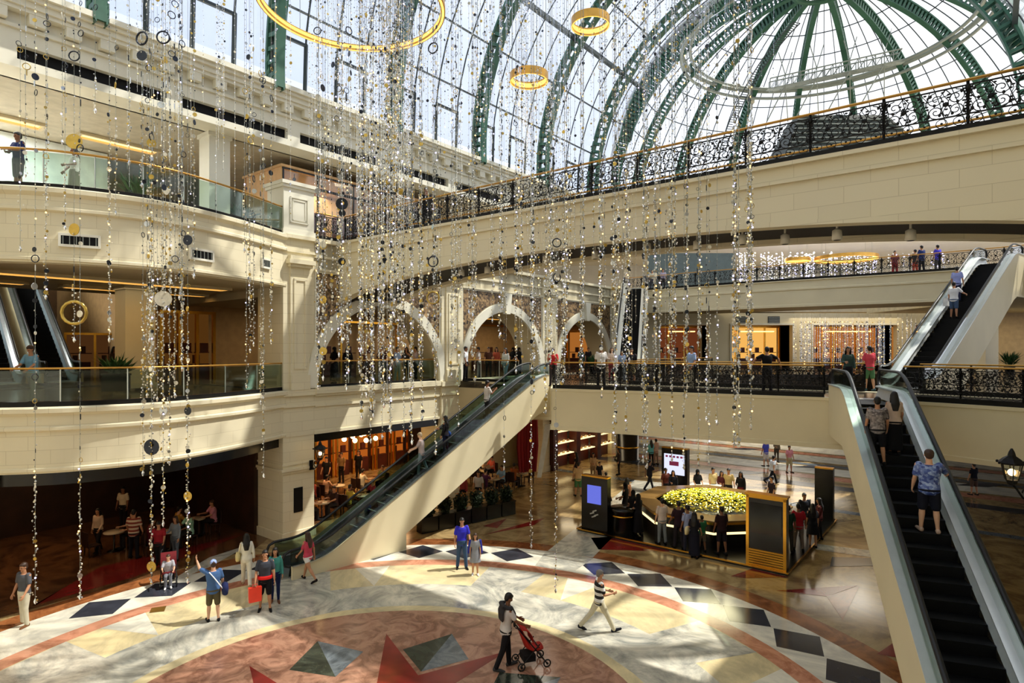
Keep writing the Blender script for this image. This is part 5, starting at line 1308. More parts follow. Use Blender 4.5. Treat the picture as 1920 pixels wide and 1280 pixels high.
def gpos(u, v, z=0.0): x, y = G(u, v, z); return (x, y, z)
def ypos(u, y, z): return ((u-960)/FPX*y, y, z)
def fa(u, o, z):      # point on the facade line o seen in column u
    lo, hi = -12.0, 40.0
    for _ in range(50):
        mid = (lo+hi)/2; x, y = F(mid, o)
        if x/y < (u-960)/FPX: lo = mid
        else: hi = mid
    return F(lo, o, z)
BWST = stripes('black_white_striped_knit', ((232, 232, 228), (22, 22, 26)), .17)
RWST = stripes('red_cream_striped_knit', ((130, 50, 40), (206, 186, 160)), .14)
PATT = mosaic('grey_print_cloth', (70, 62, 64), (120, 112, 110), (160, 150, 146), 22, True); BPAT = mosaic('blue_print_cloth', (30, 46, 110), (66, 90, 160), (150, 170, 210), 20, True)
# --- hall, front
person('stand2', gpos(45, 1172), 165, 'man in grey T-shirt and cream trousers standing at the left edge of the hall', (84, 86, 92), (205, 198, 176), (120, 80, 50), 1, 1)
o = person('cap', gpos(400, 1164), 32, 'man in light blue cap and blue T-shirt raising his left arm', (72, 104, 152), (92, 84, 58), (26, 26, 30), 0, 1, 1.74)
m = MB(); m.tube([(-.12, -.12, 1.46), (.0, -.16, 1.3), (.16, -.17, 1.05), (.24, -.12, .92)], .03, 6, flat=.4); m.tube([(-.12, .1, 1.44), (.02, .17, 1.3), (.2, .16, 1.05), (.26, .06, .92)], .03, 6, flat=.4); extra(o, 'shoulder_strap', m, cloth((226, 228, 232)), 'white shoulder strap')
m = MB().lathe([(.02, -.17), (.13, -.15), (.16, 0), (.14, .13), (.03, .16)], (.3, -.05, .9), 14, sx=.6, sy=1.3); extra(o, 'shoulder_bag', m, cloth((34, 42, 84)), 'navy shoulder bag')
o = person('ladytrouser', gpos(462, 1097), 25, 'woman all in white walking away with a cream bag', (226, 222, 208), (222, 216, 200), (170, 140, 110), 1, 0, 1.72)
m = MB().lathe([(.03, -.15), (.12, -.13), (.14, .02), (.1, .13), (.03, .14)], (-.26, 0, 1.0), 12, sx=.6, sy=1.3); m.tube([(-.24, -.08, 1.1), (-.18, -.1, 1.35), (-.15, 0, 1.47), (-.2, .1, 1.35), (-.24, .08, 1.1)], .012, 6); extra(o, 'handbag', m, cloth((206, 192, 140)), 'cream handbag')
o = person('shorts', gpos(497, 1144), 200, 'man in dark grey top and black shorts with a red waist pouch', (62, 66, 76), (22, 23, 28), (18, 18, 20), 1, 0, 1.78)
m = MB().lathe([(.205, -.05), (.215, 0), (.205, .05), (.19, .05), (.19, -.05)], (0, -.005, .99), 20, sy=.74, cap=False); extra(o, 'waist_pouch', m, cloth((226, 40, 36)), 'red waist pouch')
hp = hand('shorts', o, 1); e = empty('shopping_bag', (hp.x, hp.y, hp.z-.5), .6, 'bright red shopping bag carried by the man in dark grey', 'bag')
MB().hexa([(-.17, -.06, 0), (.17, -.06, 0), (.17, .06, 0), (-.17, .06, 0), (-.18, -.07, .42), (.18, -.07, .42), (.18, .07, .42), (-.18, .07, .42)]).build('bag_body', mat('red_card', (230, 62, 40), .5), e)
for y in (-.06, .06): MB().tube([(-.08, y, .42), (-.06, y*.4, .5), (.06, y*.4, .5), (.08, y, .42)], .008, 6).build('handle', cloth((200, 60, 50)), e)
person('lady', gpos(516, 1128), 200, 'woman in teal top and navy leggings behind the man in dark grey', (74, 152, 142), (30, 42, 84), (110, 70, 50), 1, 0, 1.66)
person('ladywalk', gpos(577, 1089), 62, 'long haired woman in pink top and white shorts striding past the escalator foot', (196, 70, 92), (226, 224, 222), (26, 22, 22), 1, 1, 1.68)
person('stand2', gpos(866, 1065), 192, 'man in royal blue T-shirt and jeans looking down', (54, 52, 196), (58, 82, 116), (30, 28, 30), 1, 0, 1.78)
o = person('dress', gpos(891, 1077), 185, 'small girl in grey dress and blue cardigan beside the man in royal blue', (140, 142, 150), (90, 90, 100), (230, 230, 232), 1, 1, 1.42)
m = MB(); limb(m, [(-.2, -.02, 1.42), (-.25, -.02, 1.15), (-.27, .0, .95)], [.075, .065, .055]); limb(m, [(.2, -.02, 1.42), (.25, -.02, 1.15), (.27, .0, .95)], [.075, .065, .055]); loft(m, [(Vector((0, -.07, 1.46)), Vector((.12, 0, 0)), Vector((0, .05, 0))), (Vector((0, -.08, 1.3)), Vector((.2, 0, 0)), Vector((0, .08, 0))), (Vector((0, -.08, .95)), Vector((.22, 0, 0)), Vector((0, .1, 0)))])
c = bpy.data.objects.new('cardigan', fuse(m, .016, 'cardigan')); COL.objects.link(c); c.parent = o; c.data.materials.append(cloth((44, 52, 150))); c['label'] = 'blue cardigan'
person('striped', gpos(1124, 1183), -82, 'man in black and white striped polo walking across the hall', BWST, (206, 198, 170), (34, 36, 44), 1, 2, 1.76)
o = person('push', gpos(949, 1253), -72, 'man in white T-shirt with a dark sweater over his shoulders, pushing a red pushchair', (206, 202, 200), (24, 22, 26), (60, 60, 62), 2, 0, 1.82)
m = MB(); limb(m, [(-.2, .05, 1.46), (-.12, -.09, 1.5), (.12, -.09, 1.5), (.2, .05, 1.46)], [.05, .055, .055, .05]); loft(m, [(Vector((0, -.07, 1.5)), Vector((.16, 0, 0)), Vector((0, .05, 0))), (Vector((0, -.13, 1.36)), Vector((.19, 0, 0)), Vector((0, .045, 0))), (Vector((0, -.13, 1.16)), Vector((.17, 0, 0)), Vector((0, .035, 0)))])
for s_ in (-1, 1): limb(m, [(s_*.15, .08, 1.47), (s_*.12, .17, 1.3), (s_*.11, .17, 1.02)], [.045, .04, .035])
c = bpy.data.objects.new('sweater', fuse(m, .016, 'sweater')); COL.objects.link(c); c.parent = o; c.data.materials.append(cloth((52, 50, 52))); c['label'] = 'dark grey sweater draped over the shoulders'
def pushchair(pos, yaw, lb, col, rider=None):
    e = empty('pushchair', pos, yaw, lb, 'pushchair'); A = mat('black_tube_frame', (24, 22, 24), .4, .5)
    m = MB()
    for s_ in (-.22, .22):
        m.tube([(s_, -.42, 1.02), (s_, -.3, .85), (s_, .28, .12)], .016, 6); m.tube([(s_, -.34, .12), (s_, .12, .58)], .016, 6); m.tube([(s_, -.42, 1.02), (s_*.8, -.5, 1.05)], .018, 6)
    for p, q in (((-.22, -.34, .12), (.22, -.34, .12)), ((-.22, .28, .12), (.22, .28, .12)), ((-.22, .1, .5), (.22, .1, .5))): m.tube([p, q], .014, 6)
    m.build('frame', A, e)
    for x in (-.24, .24):
        for y in (-.36, .3):
            w_ = MB(); w_.tube([(x, y+.085*math.cos(t*PI/8), .1+.085*math.sin(t*PI/8)) for t in range(16)], .018, 6, closed=True); w_.tube([(x-.03, y, .1), (x+.03, y, .1)], .03, 8); w_.build('wheel', RUBBER, e)
    m = MB(); loft(m, [(Vector((0, -.3, .86)), Vector((.19, 0, 0)), Vector((0, .04, .02))), (Vector((0, -.14, .5)), Vector((.2, 0, 0)), Vector((0, .06, .03))), (Vector((0, .0, .42)), Vector((.2, 0, 0)), Vector((0, .03, .06))), (Vector((0, .22, .44)), Vector((.19, 0, 0)), Vector((0, .02, .05)))]); m.build('seat_fabric', cloth(col), e)
    m = MB()
    for k in range(6):
        t0, t1 = k*.26, (k+1)*.26; a, b = (-.34+.3*math.sin(t0), .62+.36*math.cos(t0)), (-.34+.3*math.sin(t1), .62+.36*math.cos(t1)); m.hexa([(-.23, a[0], a[1]-.01), (.23, a[0], a[1]-.01), (.23, b[0], b[1]-.01), (-.23, b[0], b[1]-.01), (-.23, a[0], a[1]+.01), (.23, a[0], a[1]+.01), (.23, b[0], b[1]+.01), (-.23, b[0], b[1]+.01)])
    m.build('hood', cloth(col), e); MB().box((0, -.12, .24), (.36, .3, .16)).build('basket', cloth((30, 28, 30)), e); return e
p = gpos(992, 1247); y_ = DR_(-72); pushchair((p[0]+.08, p[1]+.05, 0), y_+0, 'red pushchair with black frame pushed by the man with the sweater', (176, 44, 34))
# --- dark left shop
pp = gpos(316, 1096); pushchair(pp, PI+.5, 'dark red pushchair carrying a child in the shade at the left', (96, 26, 30)); 
person('sit', (pp[0]+.02, pp[1]-.05, .02), 180+28, 'child in light grey sitting in the dark red pushchair', (160, 160, 168), (110, 112, 120), (226, 226, 226), 0, 1, 1.3)
person('push', gpos(298, 1062), 200, 'person in red behind the dark red pushchair', (150, 34, 44), (30, 28, 32), skin=1, h=1.62); person('lady', gpos(329, 1050), 170, 'woman in pale grey blue beside the dark red pushchair', (126, 136, 146), (90, 100, 110), skin=1, hair=1, h=1.62)
person('ladytrouser', gpos(184, 1034), 175, 'woman in cream blouse and dark trousers in the shade at the left', (196, 172, 148), (24, 22, 26), skin=1, hair=0, h=1.68)
person('stand', gpos(231, 988), 178, 'man in white T-shirt farthest back in the shade at the left', (216, 204, 178), (28, 28, 34), skin=2); person('stand2', gpos(251, 1046), 8, 'man in red and cream striped shirt seen from behind at the left', RWST, (22, 22, 28), skin=1, h=1.8)
person('stand', gpos(109, 960), 190, 'dim figure in dark clothes deep in the left shop', (44, 40, 46), (22, 20, 22)); person('lady', gpos(168, 948), 170, 'dim woman in black deep in the left shop', (26, 24, 28), (24, 22, 24)); person('stand2', gpos(455, 960), 150, 'waiter in white standing left of the stone pier', (206, 196, 172), (26, 24, 26), skin=1)
# --- escalator riders
def rider(E, ZT, org, d, s, lat, key, lb, yawadd=0, **k):
    px_, py_ = -d[1], d[0]; x, y = org[0]+d[0]*s+px_*lat, org[1]+d[1]*s+py_*lat
    fl_ = {id(ESC_C): .62, id(ESC_D): 2.75}.get(id(E), 1.6); s = fl_-.2+.4*math.floor((s-fl_+.2)/.4) if s > fl_ else s; zs_ = ZT(s+.2)+.012; x, y = org[0]+d[0]*(s+.27)+px_*lat, org[1]+d[1]*(s+.27)+py_*lat; y0 = math.degrees(math.atan2(d[0], -d[1])); return person(key, (x, y, zs_), y0+yawadd, lb, **k)
tc, dc = (1.32, 29.9), (-.719, -.695)
o = rider(ESC_C, ZTC, tc, dc, 5.8, .15, 'lady', 'dark haired woman in black top with a blue bag, riding the left escalator', 180-60, top=(30, 26, 30), bot=(28, 34, 66), skin=1, h=1.68)
extra(o, 'shoulder_bag', MB().lathe([(.03, -.14), (.1, -.12), (.12, .02), (.03, .12)], (.27, -.02, .95), 12, sx=.6, sy=1.2), cloth((40, 76, 150)), 'blue shoulder bag')
rider(ESC_C, ZTC, tc, dc, 6.95, .1, 'push', 'fair haired person in pale mauve leaning forward, lowest on the left escalator', 180-45, top=(196, 180, 178), bot=(130, 150, 160), skin=3, hair=3, h=1.74)
rider(ESC_C, ZTC, tc, dc, 3.35, .1, 'phone', 'person in white shirt and dark trousers, highest on the left escalator', -20, top=(222, 216, 214), bot=(36, 34, 38), skin=2, h=1.76)
td, dd_ = (11.65, 20.55), (-.334, -.943)
rider(ESC_D, ZTD, td, dd_, 4.97, -.45, 'shorts', 'man in grey patterned shirt, left of the pair high on the near right escalator', 0, top=PATT, bot=(20, 20, 24), skin=1, h=1.74)
rider(ESC_D, ZTD, td, dd_, 4.57, .02, 'skirt', 'long haired woman in beige top and long black skirt on the near right escalator', 0, top=(202, 178, 158), bot=(16, 15, 18), skin=1, h=1.64)
rider(ESC_D, ZTD, td, dd_, 7.35, .16, 'ride', 'man in blue printed shirt holding the handrail, lowest on the near right escalator', -4, top=BPAT, bot=(20, 22, 34), skin=0, hair=1, h=1.84, shoe=(190, 160, 140), sx=1.12)
tg, dg_ = (27.2, 33.7), (-.796, -.606)
o = rider(ESC_G, ZTG, tg, dg_, 7.0, -.1, 'ride', 'man in white shirt with a white bag on the right escalator', 0, top=(224, 224, 226), bot=(70, 90, 120), skin=1)
extra(o, 'tote_bag', MB().hexa([(-.42, -.1, .62), (-.24, -.1, .62), (-.24, .2, .62), (-.42, .2, .62), (-.42, -.12, 1.0), (-.24, -.12, 1.0), (-.24, .22, 1.0), (-.42, .22, 1.0)]), cloth((228, 228, 226)), 'white tote bag')
rider(ESC_G, ZTG, tg, dg_, 5.7, -.45, 'stand', 'person in lavender blue top above the man in white on the right escalator', 0, top=(150, 160, 214), bot=(40, 44, 70), skin=1)
# --- middle bridge
person('phone', ypos(1037, 27.4, L1), 170, 'woman in red top and dark skirt at the left end of the middle bridge', (196, 44, 50), (60, 54, 58), skin=1, hair=1, h=1.7)
person('stand', ypos(1127, 25.9, L1), 6, 'man in white shirt and black trousers with his back turned on the middle bridge', (228, 224, 222), (20, 19, 22), skin=2, h=1.82)
person('lady', ypos(1147, 31.0, L1), 180, 'fair person in pale top behind the man in white on the middle bridge', (206, 186, 170), (150, 60, 64), skin=3, hair=1); person('stand2', ypos(1166, 32, L1), 200, 'person in light blue at the foot of the white sided escalator', (150, 170, 206), (110, 120, 130), skin=1, h=1.6)
person('shorts', ypos(1184, 28.6, L1), 170, 'man in dark top and khaki shorts near the foot of the white sided escalator', (34, 32, 40), (172, 160, 120), skin=1, h=1.7)
person('stand2', ypos(1297, 24.6, L1), 110, 'man in light blue shirt leaning near the middle of the bridge', (156, 180, 222), (150, 146, 130), skin=1, h=1.78)
person('rail', ypos(1438, 22.75, L1), 2, 'man in black shirt resting both arms along the bridge handrail', (18, 18, 24), (24, 24, 28), skin=1, h=1.74)
person('shorts', ypos(1630, 24.4, L1), 0, 'man in coral pink T-shirt and green shorts at the escalator head', (228, 82, 98), (92, 138, 96), (60, 90, 100), 0, 0, 1.78)
person('lady', ypos(1590, 23.6, L1), 160, 'woman in dark green far behind the escalator head', (60, 80, 74), (30, 30, 36))
# --- first arch and gallery
person('stand', fa(745, -.95, L1+.025), -120, 'man in light blue shirt and pale trousers in the first arch', (160, 176, 206), (186, 188, 176), skin=1); person('phone', fa(779, -.9, L1+.025), 120, 'man in mauve grey shirt and black trousers in the first arch', (186, 168, 168), (18, 17, 20), skin=1)
person('lady', fa(762, -1.5, L1+.025), 180, 'woman in dark grey between the two men in the first arch', (70, 66, 72), (24, 24, 28)); person('lady', fa(652, -1.3, L1+.025), 200, 'woman in black at the left side of the first arch', (26, 22, 26), (24, 22, 26))
person('abaya', fa(627, -2.6, L1+.025), 160, 'person in a long black cloak deep in the first arch', (20, 18, 20)); person('stand', fa(716, -2.0, L1+.025), 190, 'man in dark red shirt deep in the first arch', (70, 26, 24), (26, 24, 26))
person('stand', fa(873, .75, L1), -100, 'man in white shirt and black trousers beside the pier of the middle arch', (226, 228, 234), (22, 20, 26), skin=2, h=1.8)
person('ladytrouser', fa(948, 2.4, L1), 150, 'woman in pale top with her hand on the rail before the middle arch', (206, 208, 202), (120, 150, 170), skin=1, h=1.74)
for u, o_, key, yw, tp, bt, lb in ((916, -1.4, 'stand', 180, (90, 56, 44), (30, 28, 30), 'man in brown jacket inside the middle arch'), (931, -1.8, 'lady', 170, (176, 84, 60), (60, 40, 36), 'woman in rust top inside the middle arch'), (897, -.9, 'stand2', 100, (212, 206, 204), (40, 38, 42), 'person in white seen low inside the middle arch'),
        (962, -1.9, 'abaya', 160, (16, 15, 17), 0, 'person in black cloak, left of two inside the middle arch'), (973, -1.2, 'abaya', 200, (16, 15, 17), 0, 'person in black cloak, right of two inside the middle arch'), (1090, 1.6, 'lady', 160, (50, 74, 66), (40, 40, 46), 'woman in dark green before the third arch'), (1103, -1.0, 'stand', 190, (40, 36, 40), (24, 24, 26), 'man in charcoal inside the third arch')):
    person(key, fa(u, o_, L1+.025 if o_ < 0 else L1), yw, lb, tp, bt or (20, 20, 20), skin=1)
# --- upper levels
person('folded', ypos(34, 18.1, L2), 160, 'man in navy polo with arms folded on the upper balcony', (34, 44, 96), (72, 76, 92), skin=2, h=1.8); person('skirt', ypos(139, 18.9, L2), 150, 'woman in white top and olive skirt on the upper balcony', (216, 206, 204), (96, 96, 70), skin=2, hair=0, h=1.62)
bo = fa(799, 0, 0); lo_, hi_ = 0., 20.
for _ in range(40):
    md = (lo_+hi_)/2; q = F(2.0, md)
    if q[0]/q[1] < (799-960)/FPX: lo_ = md
    else: hi_ = md
person('stand', F(2.0, lo_, 12.4), 200, 'man in black on the upper bridge near its left end', (22, 20, 22), (20, 20, 22), skin=2, h=1.78)
for u, y, tp, bt, lb in ((1678, 39.5, (120, 60, 70), (110, 30, 40), 'person in dark pink on the far upper gallery'), (1716, 39, (40, 40, 44), (140, 60, 50), 'person in dark clothes on the far upper gallery'), (1728, 37.5, (40, 56, 110), (30, 30, 40), 'man in navy leaning on the far upper gallery'), (1758, 37.3, (70, 66, 200), (60, 60, 70), 'person in bright violet blue on the far upper gallery'), (1223, 48.9, (206, 204, 186), (60, 66, 90), 'person in cream shirt above the white sided escalator'), (1243, 48.3, (176, 170, 200), (30, 30, 40), 'person in lilac at the left end of the far upper gallery')):
    person('stand2' if u % 2 else 'stand', ypos(u, y, L2), 170 if u % 3 else 10, lb, tp, bt, skin=1)
person('push', ypos(60, 18.75, L1-.01), 175, 'man in light blue shirt leaning on the lower balcony handrail', (124, 170, 196), (130, 126, 110), skin=1, hair=1, h=1.78)
for u, y, key, tp, lb in ((228, 27.5, 'dash', (90, 60, 50), 'person in brown hurrying behind the lower balcony'), (214, 28.5, 'lady', (60, 44, 40), 'woman in dark brown behind the lower balcony'), (248, 29, 'walk', (40, 34, 34), 'man in dark clothes behind the lower balcony'), (262, 29.6, 'abaya', (18, 16, 18), 'person in black cloak behind the lower balcony'), (372, 28.4, 'stand', (20, 20, 22), 'man in black before the cream column of the lower balcony')):
    person(key, ypos(u, y, L1+.025), 150 if u % 2 else -110, lb, tp, (30, 26, 26), skin=2)
# --- flower kiosk crowd
K = [(1256, 1013, 'stand', 20, (206, 190, 178), (120, 126, 130), 'man in cream T-shirt and grey jeans at the left of the yellow flowers', 0, 1.76),
 (1278, 1022, 'stand2', 10, (44, 26, 34), (40, 34, 40), 'man in dark plum shirt leaning to the yellow flowers', 2, 1.78), (1289, 1034, 'stand', 30, (150, 160, 196), (44, 44, 60), 'man in light blue shirt behind the woman with the cream bag', 2, 1.78),
 (1317, 1030, 'shorts', 10, (46, 110, 70), (110, 100, 86), 'boy in green T-shirt at the kiosk counter', 2, 1.35), (1353, 1038, 'shorts', 12, (40, 22, 24), (30, 26, 36), 'man in dark maroon shirt and shorts before the yellow flowers', 2, 1.76),
 (1213, 1000, 'abaya', 30, (18, 16, 20), 0, 'person in black cloak right of the black drum stand', 1, 1.68), (1192, 996, 'abaya', -20, (18, 16, 18), 0, 'person in black cloak nearest the black drum stand', 1, 1.74), (1194, 978, 'abaya', 60, (20, 18, 22), 0, 'person in black cloak behind the drum stand, turned left', 1, 1.72),
 (1176, 962, 'ladytrouser', -40, (206, 150, 120), (40, 34, 40), 'woman in peach top left of the black cloaks', 1, 1.66), (1136, 938, 'walk', 20, (170, 30, 46), (54, 40, 44), 'child in crimson shirt walking behind the blue screen', 1, 1.5),
 (1084, 930, 'shorts', 10, (196, 160, 116), (70, 116, 76), 'man in tan shirt and green shorts left of the kiosk', 1, 1.78), (1112, 902, 'lady', 190, (190, 150, 110), (150, 120, 90), 'woman in tan far left behind the kiosk', 1, 1.66), (1124, 912, 'shorts', 200, (26, 24, 28), (30, 28, 30), 'boy in black far left behind the kiosk', 1, 1.4),
 (1218, 918, 'walk', -60, (28, 26, 34), (26, 24, 30), 'man in black striding beside the pink screen panel', 2, 1.72), (1248, 941, 'stand2', 200, (84, 38, 32), (30, 26, 30), 'man in brown red shirt before the pink screen panel', 2, 1.7), (1262, 943, 'lady', 170, (24, 24, 32), (24, 24, 30), 'woman in black before the pink screen panel', 1, 1.62),
 (1308, 944, 'abaya', 180, (26, 24, 28), 0, 'person in black cloak behind the flowers, leftmost of the back row', 1, 1.7), (1337, 944, 'stand', 200, (206, 182, 130), (44, 38, 36), 'man in beige shirt, left of the two beige shirts behind the flowers', 1, 1.78), (1353, 945, 'lady', 170, (84, 36, 40), (40, 34, 36), 'woman in maroon between the two beige shirts behind the flowers', 1, 1.64), (1366, 946, 'stand2', 160, (196, 170, 116), (40, 36, 36), 'man in beige shirt, right of the two beige shirts behind the flowers', 1, 1.78),
 (1389, 950, 'lady', 150, (26, 24, 26), (110, 30, 34), 'long haired woman in black at the right end of the back row', 2, 1.7), (1447, 962, 'stand', 100, (40, 28, 34), (22, 22, 26), 'man in dark waistcoat by the steel barrier', 1, 1.72),
 (1478, 1034, 'stand', -30, (34, 60, 48), (60, 56, 52), 'man in dark green shirt beside the gold framed panel', 2, 1.74), (1497, 1030, 'stand2', -20, (176, 36, 54), (126, 112, 104), 'man in raspberry shirt and grey trousers right of the gold framed panel', 2, 1.74), (1524, 1026, 'dress', -10, (24, 26, 34), 0, 'woman in black dress at the right corner of the kiosk', 1, 1.7), (1536, 1012, 'lady', 60, (90, 40, 40), (30, 26, 30), 'woman in dark red at the narrow gold topped panel', 1, 1.7), (1508, 1004, 'shorts', 180, (40, 44, 54), (34, 30, 34), 'man in slate shirt beyond the raspberry shirt', 2, 1.74),
 (1221, 872, 'lady', 10, (98, 176, 186), (22, 22, 26), 'woman in turquoise top on the far floor', 1, 1.68), (1230, 870, 'stand', 30, (200, 160, 140), (150, 120, 100), 'man in pale pink right beside the turquoise top', 1, 1.7), (1448, 908, 'dash', -70, (206, 212, 220), (20, 22, 30), 'man in white top and dark trousers striding on the far floor', 1, 1.76), (1436, 874, 'shorts', 20, (80, 86, 190), (214, 206, 196), 'man in violet blue shirt and white shorts on the far floor', 1, 1.76), (1480, 886, 'shorts', 190, (226, 150, 160), (190, 184, 140), 'person in pink top on the far floor', 1, 1.7), (1456, 866, 'lady', 170, (120, 104, 80), (60, 50, 40), 'woman in dark khaki beside the pink top on the far floor', 1, 1.66),
 (1826, 928, 'shorts', 10, (24, 26, 36), (90, 70, 60), 'man in black T-shirt far behind the near right escalator', 1, 1.7), (1160, 890, 'lady', 100, (60, 50, 50), (30, 28, 30), 'woman in dark brown between shoe shelves and kiosk', 1, 1.64), (1080, 900, 'dress', 70, (40, 36, 40), 0, 'woman in charcoal dress beside the shoe shelves', 1, 1.66)]
def onplat(x, y):
    a = (x-W0[0])*D[0]+(y-W0[1])*D[1]; o_ = (x-W0[0])*N[0]+(y-W0[1])*N[1]; return 7.55 < a < 15.35 and 8.65 < o_ < 16.55
for u, v, key, yw, tp, bt, lb, sk, h_ in K:
    x, y = G(u, v); z = 0
    if onplat(*G(u, v, .1)): x, y = G(u, v, .1); z = .1
    dk = math.hypot(x-KC[0], y-KC[1])
    if dk < 3.6: x, y = KC[0]+(x-KC[0])*3.62/dk, KC[1]+(y-KC[1])*3.62/dk
    person(key, (x, y, z), yw, lb, tp, bt or (20, 20, 22), skin=sk, h=h_)
x, y = G(1302, 1046, 0.0); o = person('skirt', (x, y, 0), -30, 'woman in black and navy with a cream handbag passing the kiosk', (24, 24, 32), (26, 26, 40), skin=1, h=1.7)
extra(o, 'handbag', MB().lathe([(.03, -.13), (.15, -.12), (.17, .03), (.12, .13), (.03, .14)], (-.28, .0, 1.02), 14, sx=.5, sy=1.3), cloth((222, 208, 160)), 'cream handbag')
# --- guests at the cafe tables
GX = dict(cream=(206, 190, 170), chestnut=(60, 40, 40), mustard=(170, 150, 60), rose=(180, 50, 76), white=(226, 226, 226), black=(26, 24, 28), taupe=(110, 96, 80), brick=(150, 60, 50), peach=(214, 170, 140), slate=(50, 60, 80), ivory=(220, 212, 190), olive=(84, 88, 52), teal=(40, 104, 104), lilac=(170, 150, 196), charcoal=(56, 56, 60), coral=(220, 110, 90), navy=(30, 36, 76), beige=(186, 166, 130), plum=(84, 40, 76), sky=(140, 176, 210), rust=(160, 84, 40), grey=(140, 140, 144), burgundy=(96, 22, 40), mint=(150, 196, 170), ochre=(180, 130, 50), pink=(226, 150, 170), sand=(200, 184, 150), umber=(80, 60, 44))
GN = list(GX); GC = list(GX.values())
cnt = {}
for k, (p, y, lb, i, j) in enumerate(SEATS):
    if (i*2+j) % 5 == 4: continue
    c = GC[k % len(GC)]; nm = f'cafe guest in {GN[k % len(GN)]} at a table {lb}'; cnt[nm] = cnt.get(nm, 0)+1
    person('sit', (p[0]-.0*math.sin(y), p[1], .02), math.degrees(y), nm, c, (40, 36, 36), skin=k % 3, hair=k % 2, group='guests in the same clothes at the cafe tables' if False else None)
for u, v, key, tp, lb in ((897, 950, 'stand', (196, 190, 186), 'waiter in white standing behind the cafe hedge'), (868, 955, 'lady', (150, 60, 60), 'woman in brick red standing behind the cafe hedge'), (640, 905, 'stand', (140, 110, 70), 'man in ochre standing deep in the cafe'), (612, 915, 'stand2', (26, 24, 24), 'man in black standing deep in the cafe'), (672, 900, 'stand', (24, 22, 24), 'waiter in black deep in the cafe')):
    person(key, gpos(u, v), 170, lb, tp, (24, 22, 24), skin=1)
# ================================================================== hanging bead strands
CRYS = mat('clear_crystal', (236, 240, 246), .08, .85, .6, .05, 30); PEARL = mat('pearl_shell', (226, 220, 200), .35, .2, .6, .1, 20)
GOLDB = mat('gold_sequin', (196, 166, 84), .3, .85, .5, .1, 9); DARKB = mat('smoky_sequin', (52, 56, 66), .25, .8, .5, .15, 9); SILV = mat('silver_sequin', (190, 194, 200), .2, .95, .5, .05, 9)
BM = [CRYS, PEARL, GOLDB, DARKB, SILV, LED_W, LED_C]
class LB(MB):
    def mesh(s, name):
        me = bpy.data.meshes.new(name); me.from_pydata(s.v, [], s.f); me.polygons.foreach_set('material_index', s.m); me.polygons.foreach_set('use_smooth', s.s); me.update(); return me
def disc(m, c, r, a, mi, n=12, t=.006):
    ux = Vector((math.cos(a), math.sin(a), 0)); nz = Vector((-math.sin(a), math.cos(a), 0)); vs = []
    for s_ in (-t, t): vs += [Vector(c)+ux*(r*math.cos(2*PI*k/n))+Vector((0, 0, r*math.sin(2*PI*k/n)))+nz*s_ for k in range(n)]
    m.add(vs, [tuple(range(n)), tuple(range(2*n-1, n-1, -1))]+[(k, n+k, n+(k+1) % n, (k+1) % n) for k in range(n)], mi)
def hoop(m, c, r, a, mi):
    m.tube([(c[0]+r*math.cos(a)*math.cos(2*PI*k/14), c[1]+r*math.sin(a)*math.cos(2*PI*k/14), c[2]+r*math.sin(2*PI*k/14)) for k in range(14)], r*.14, 5, closed=True, mi=mi)
def roof_z(x, y):
    a = (x-W0[0])*D[0]+(y-W0[1])*D[1]; o = (x-W0[0])*N[0]+(y-W0[1])*N[1]
    q = VR*VR-(o-VR)**2; z = VZ+(math.sqrt(q) if q > 0 else 0)-.1
    dx = math.hypot(x-DC[0], y-DC[1])
    if dx < DR and a > 24: z = max(z, DZ+math.sqrt(DR*DR-dx*dx)-.1)
    return z
NSTR = 0
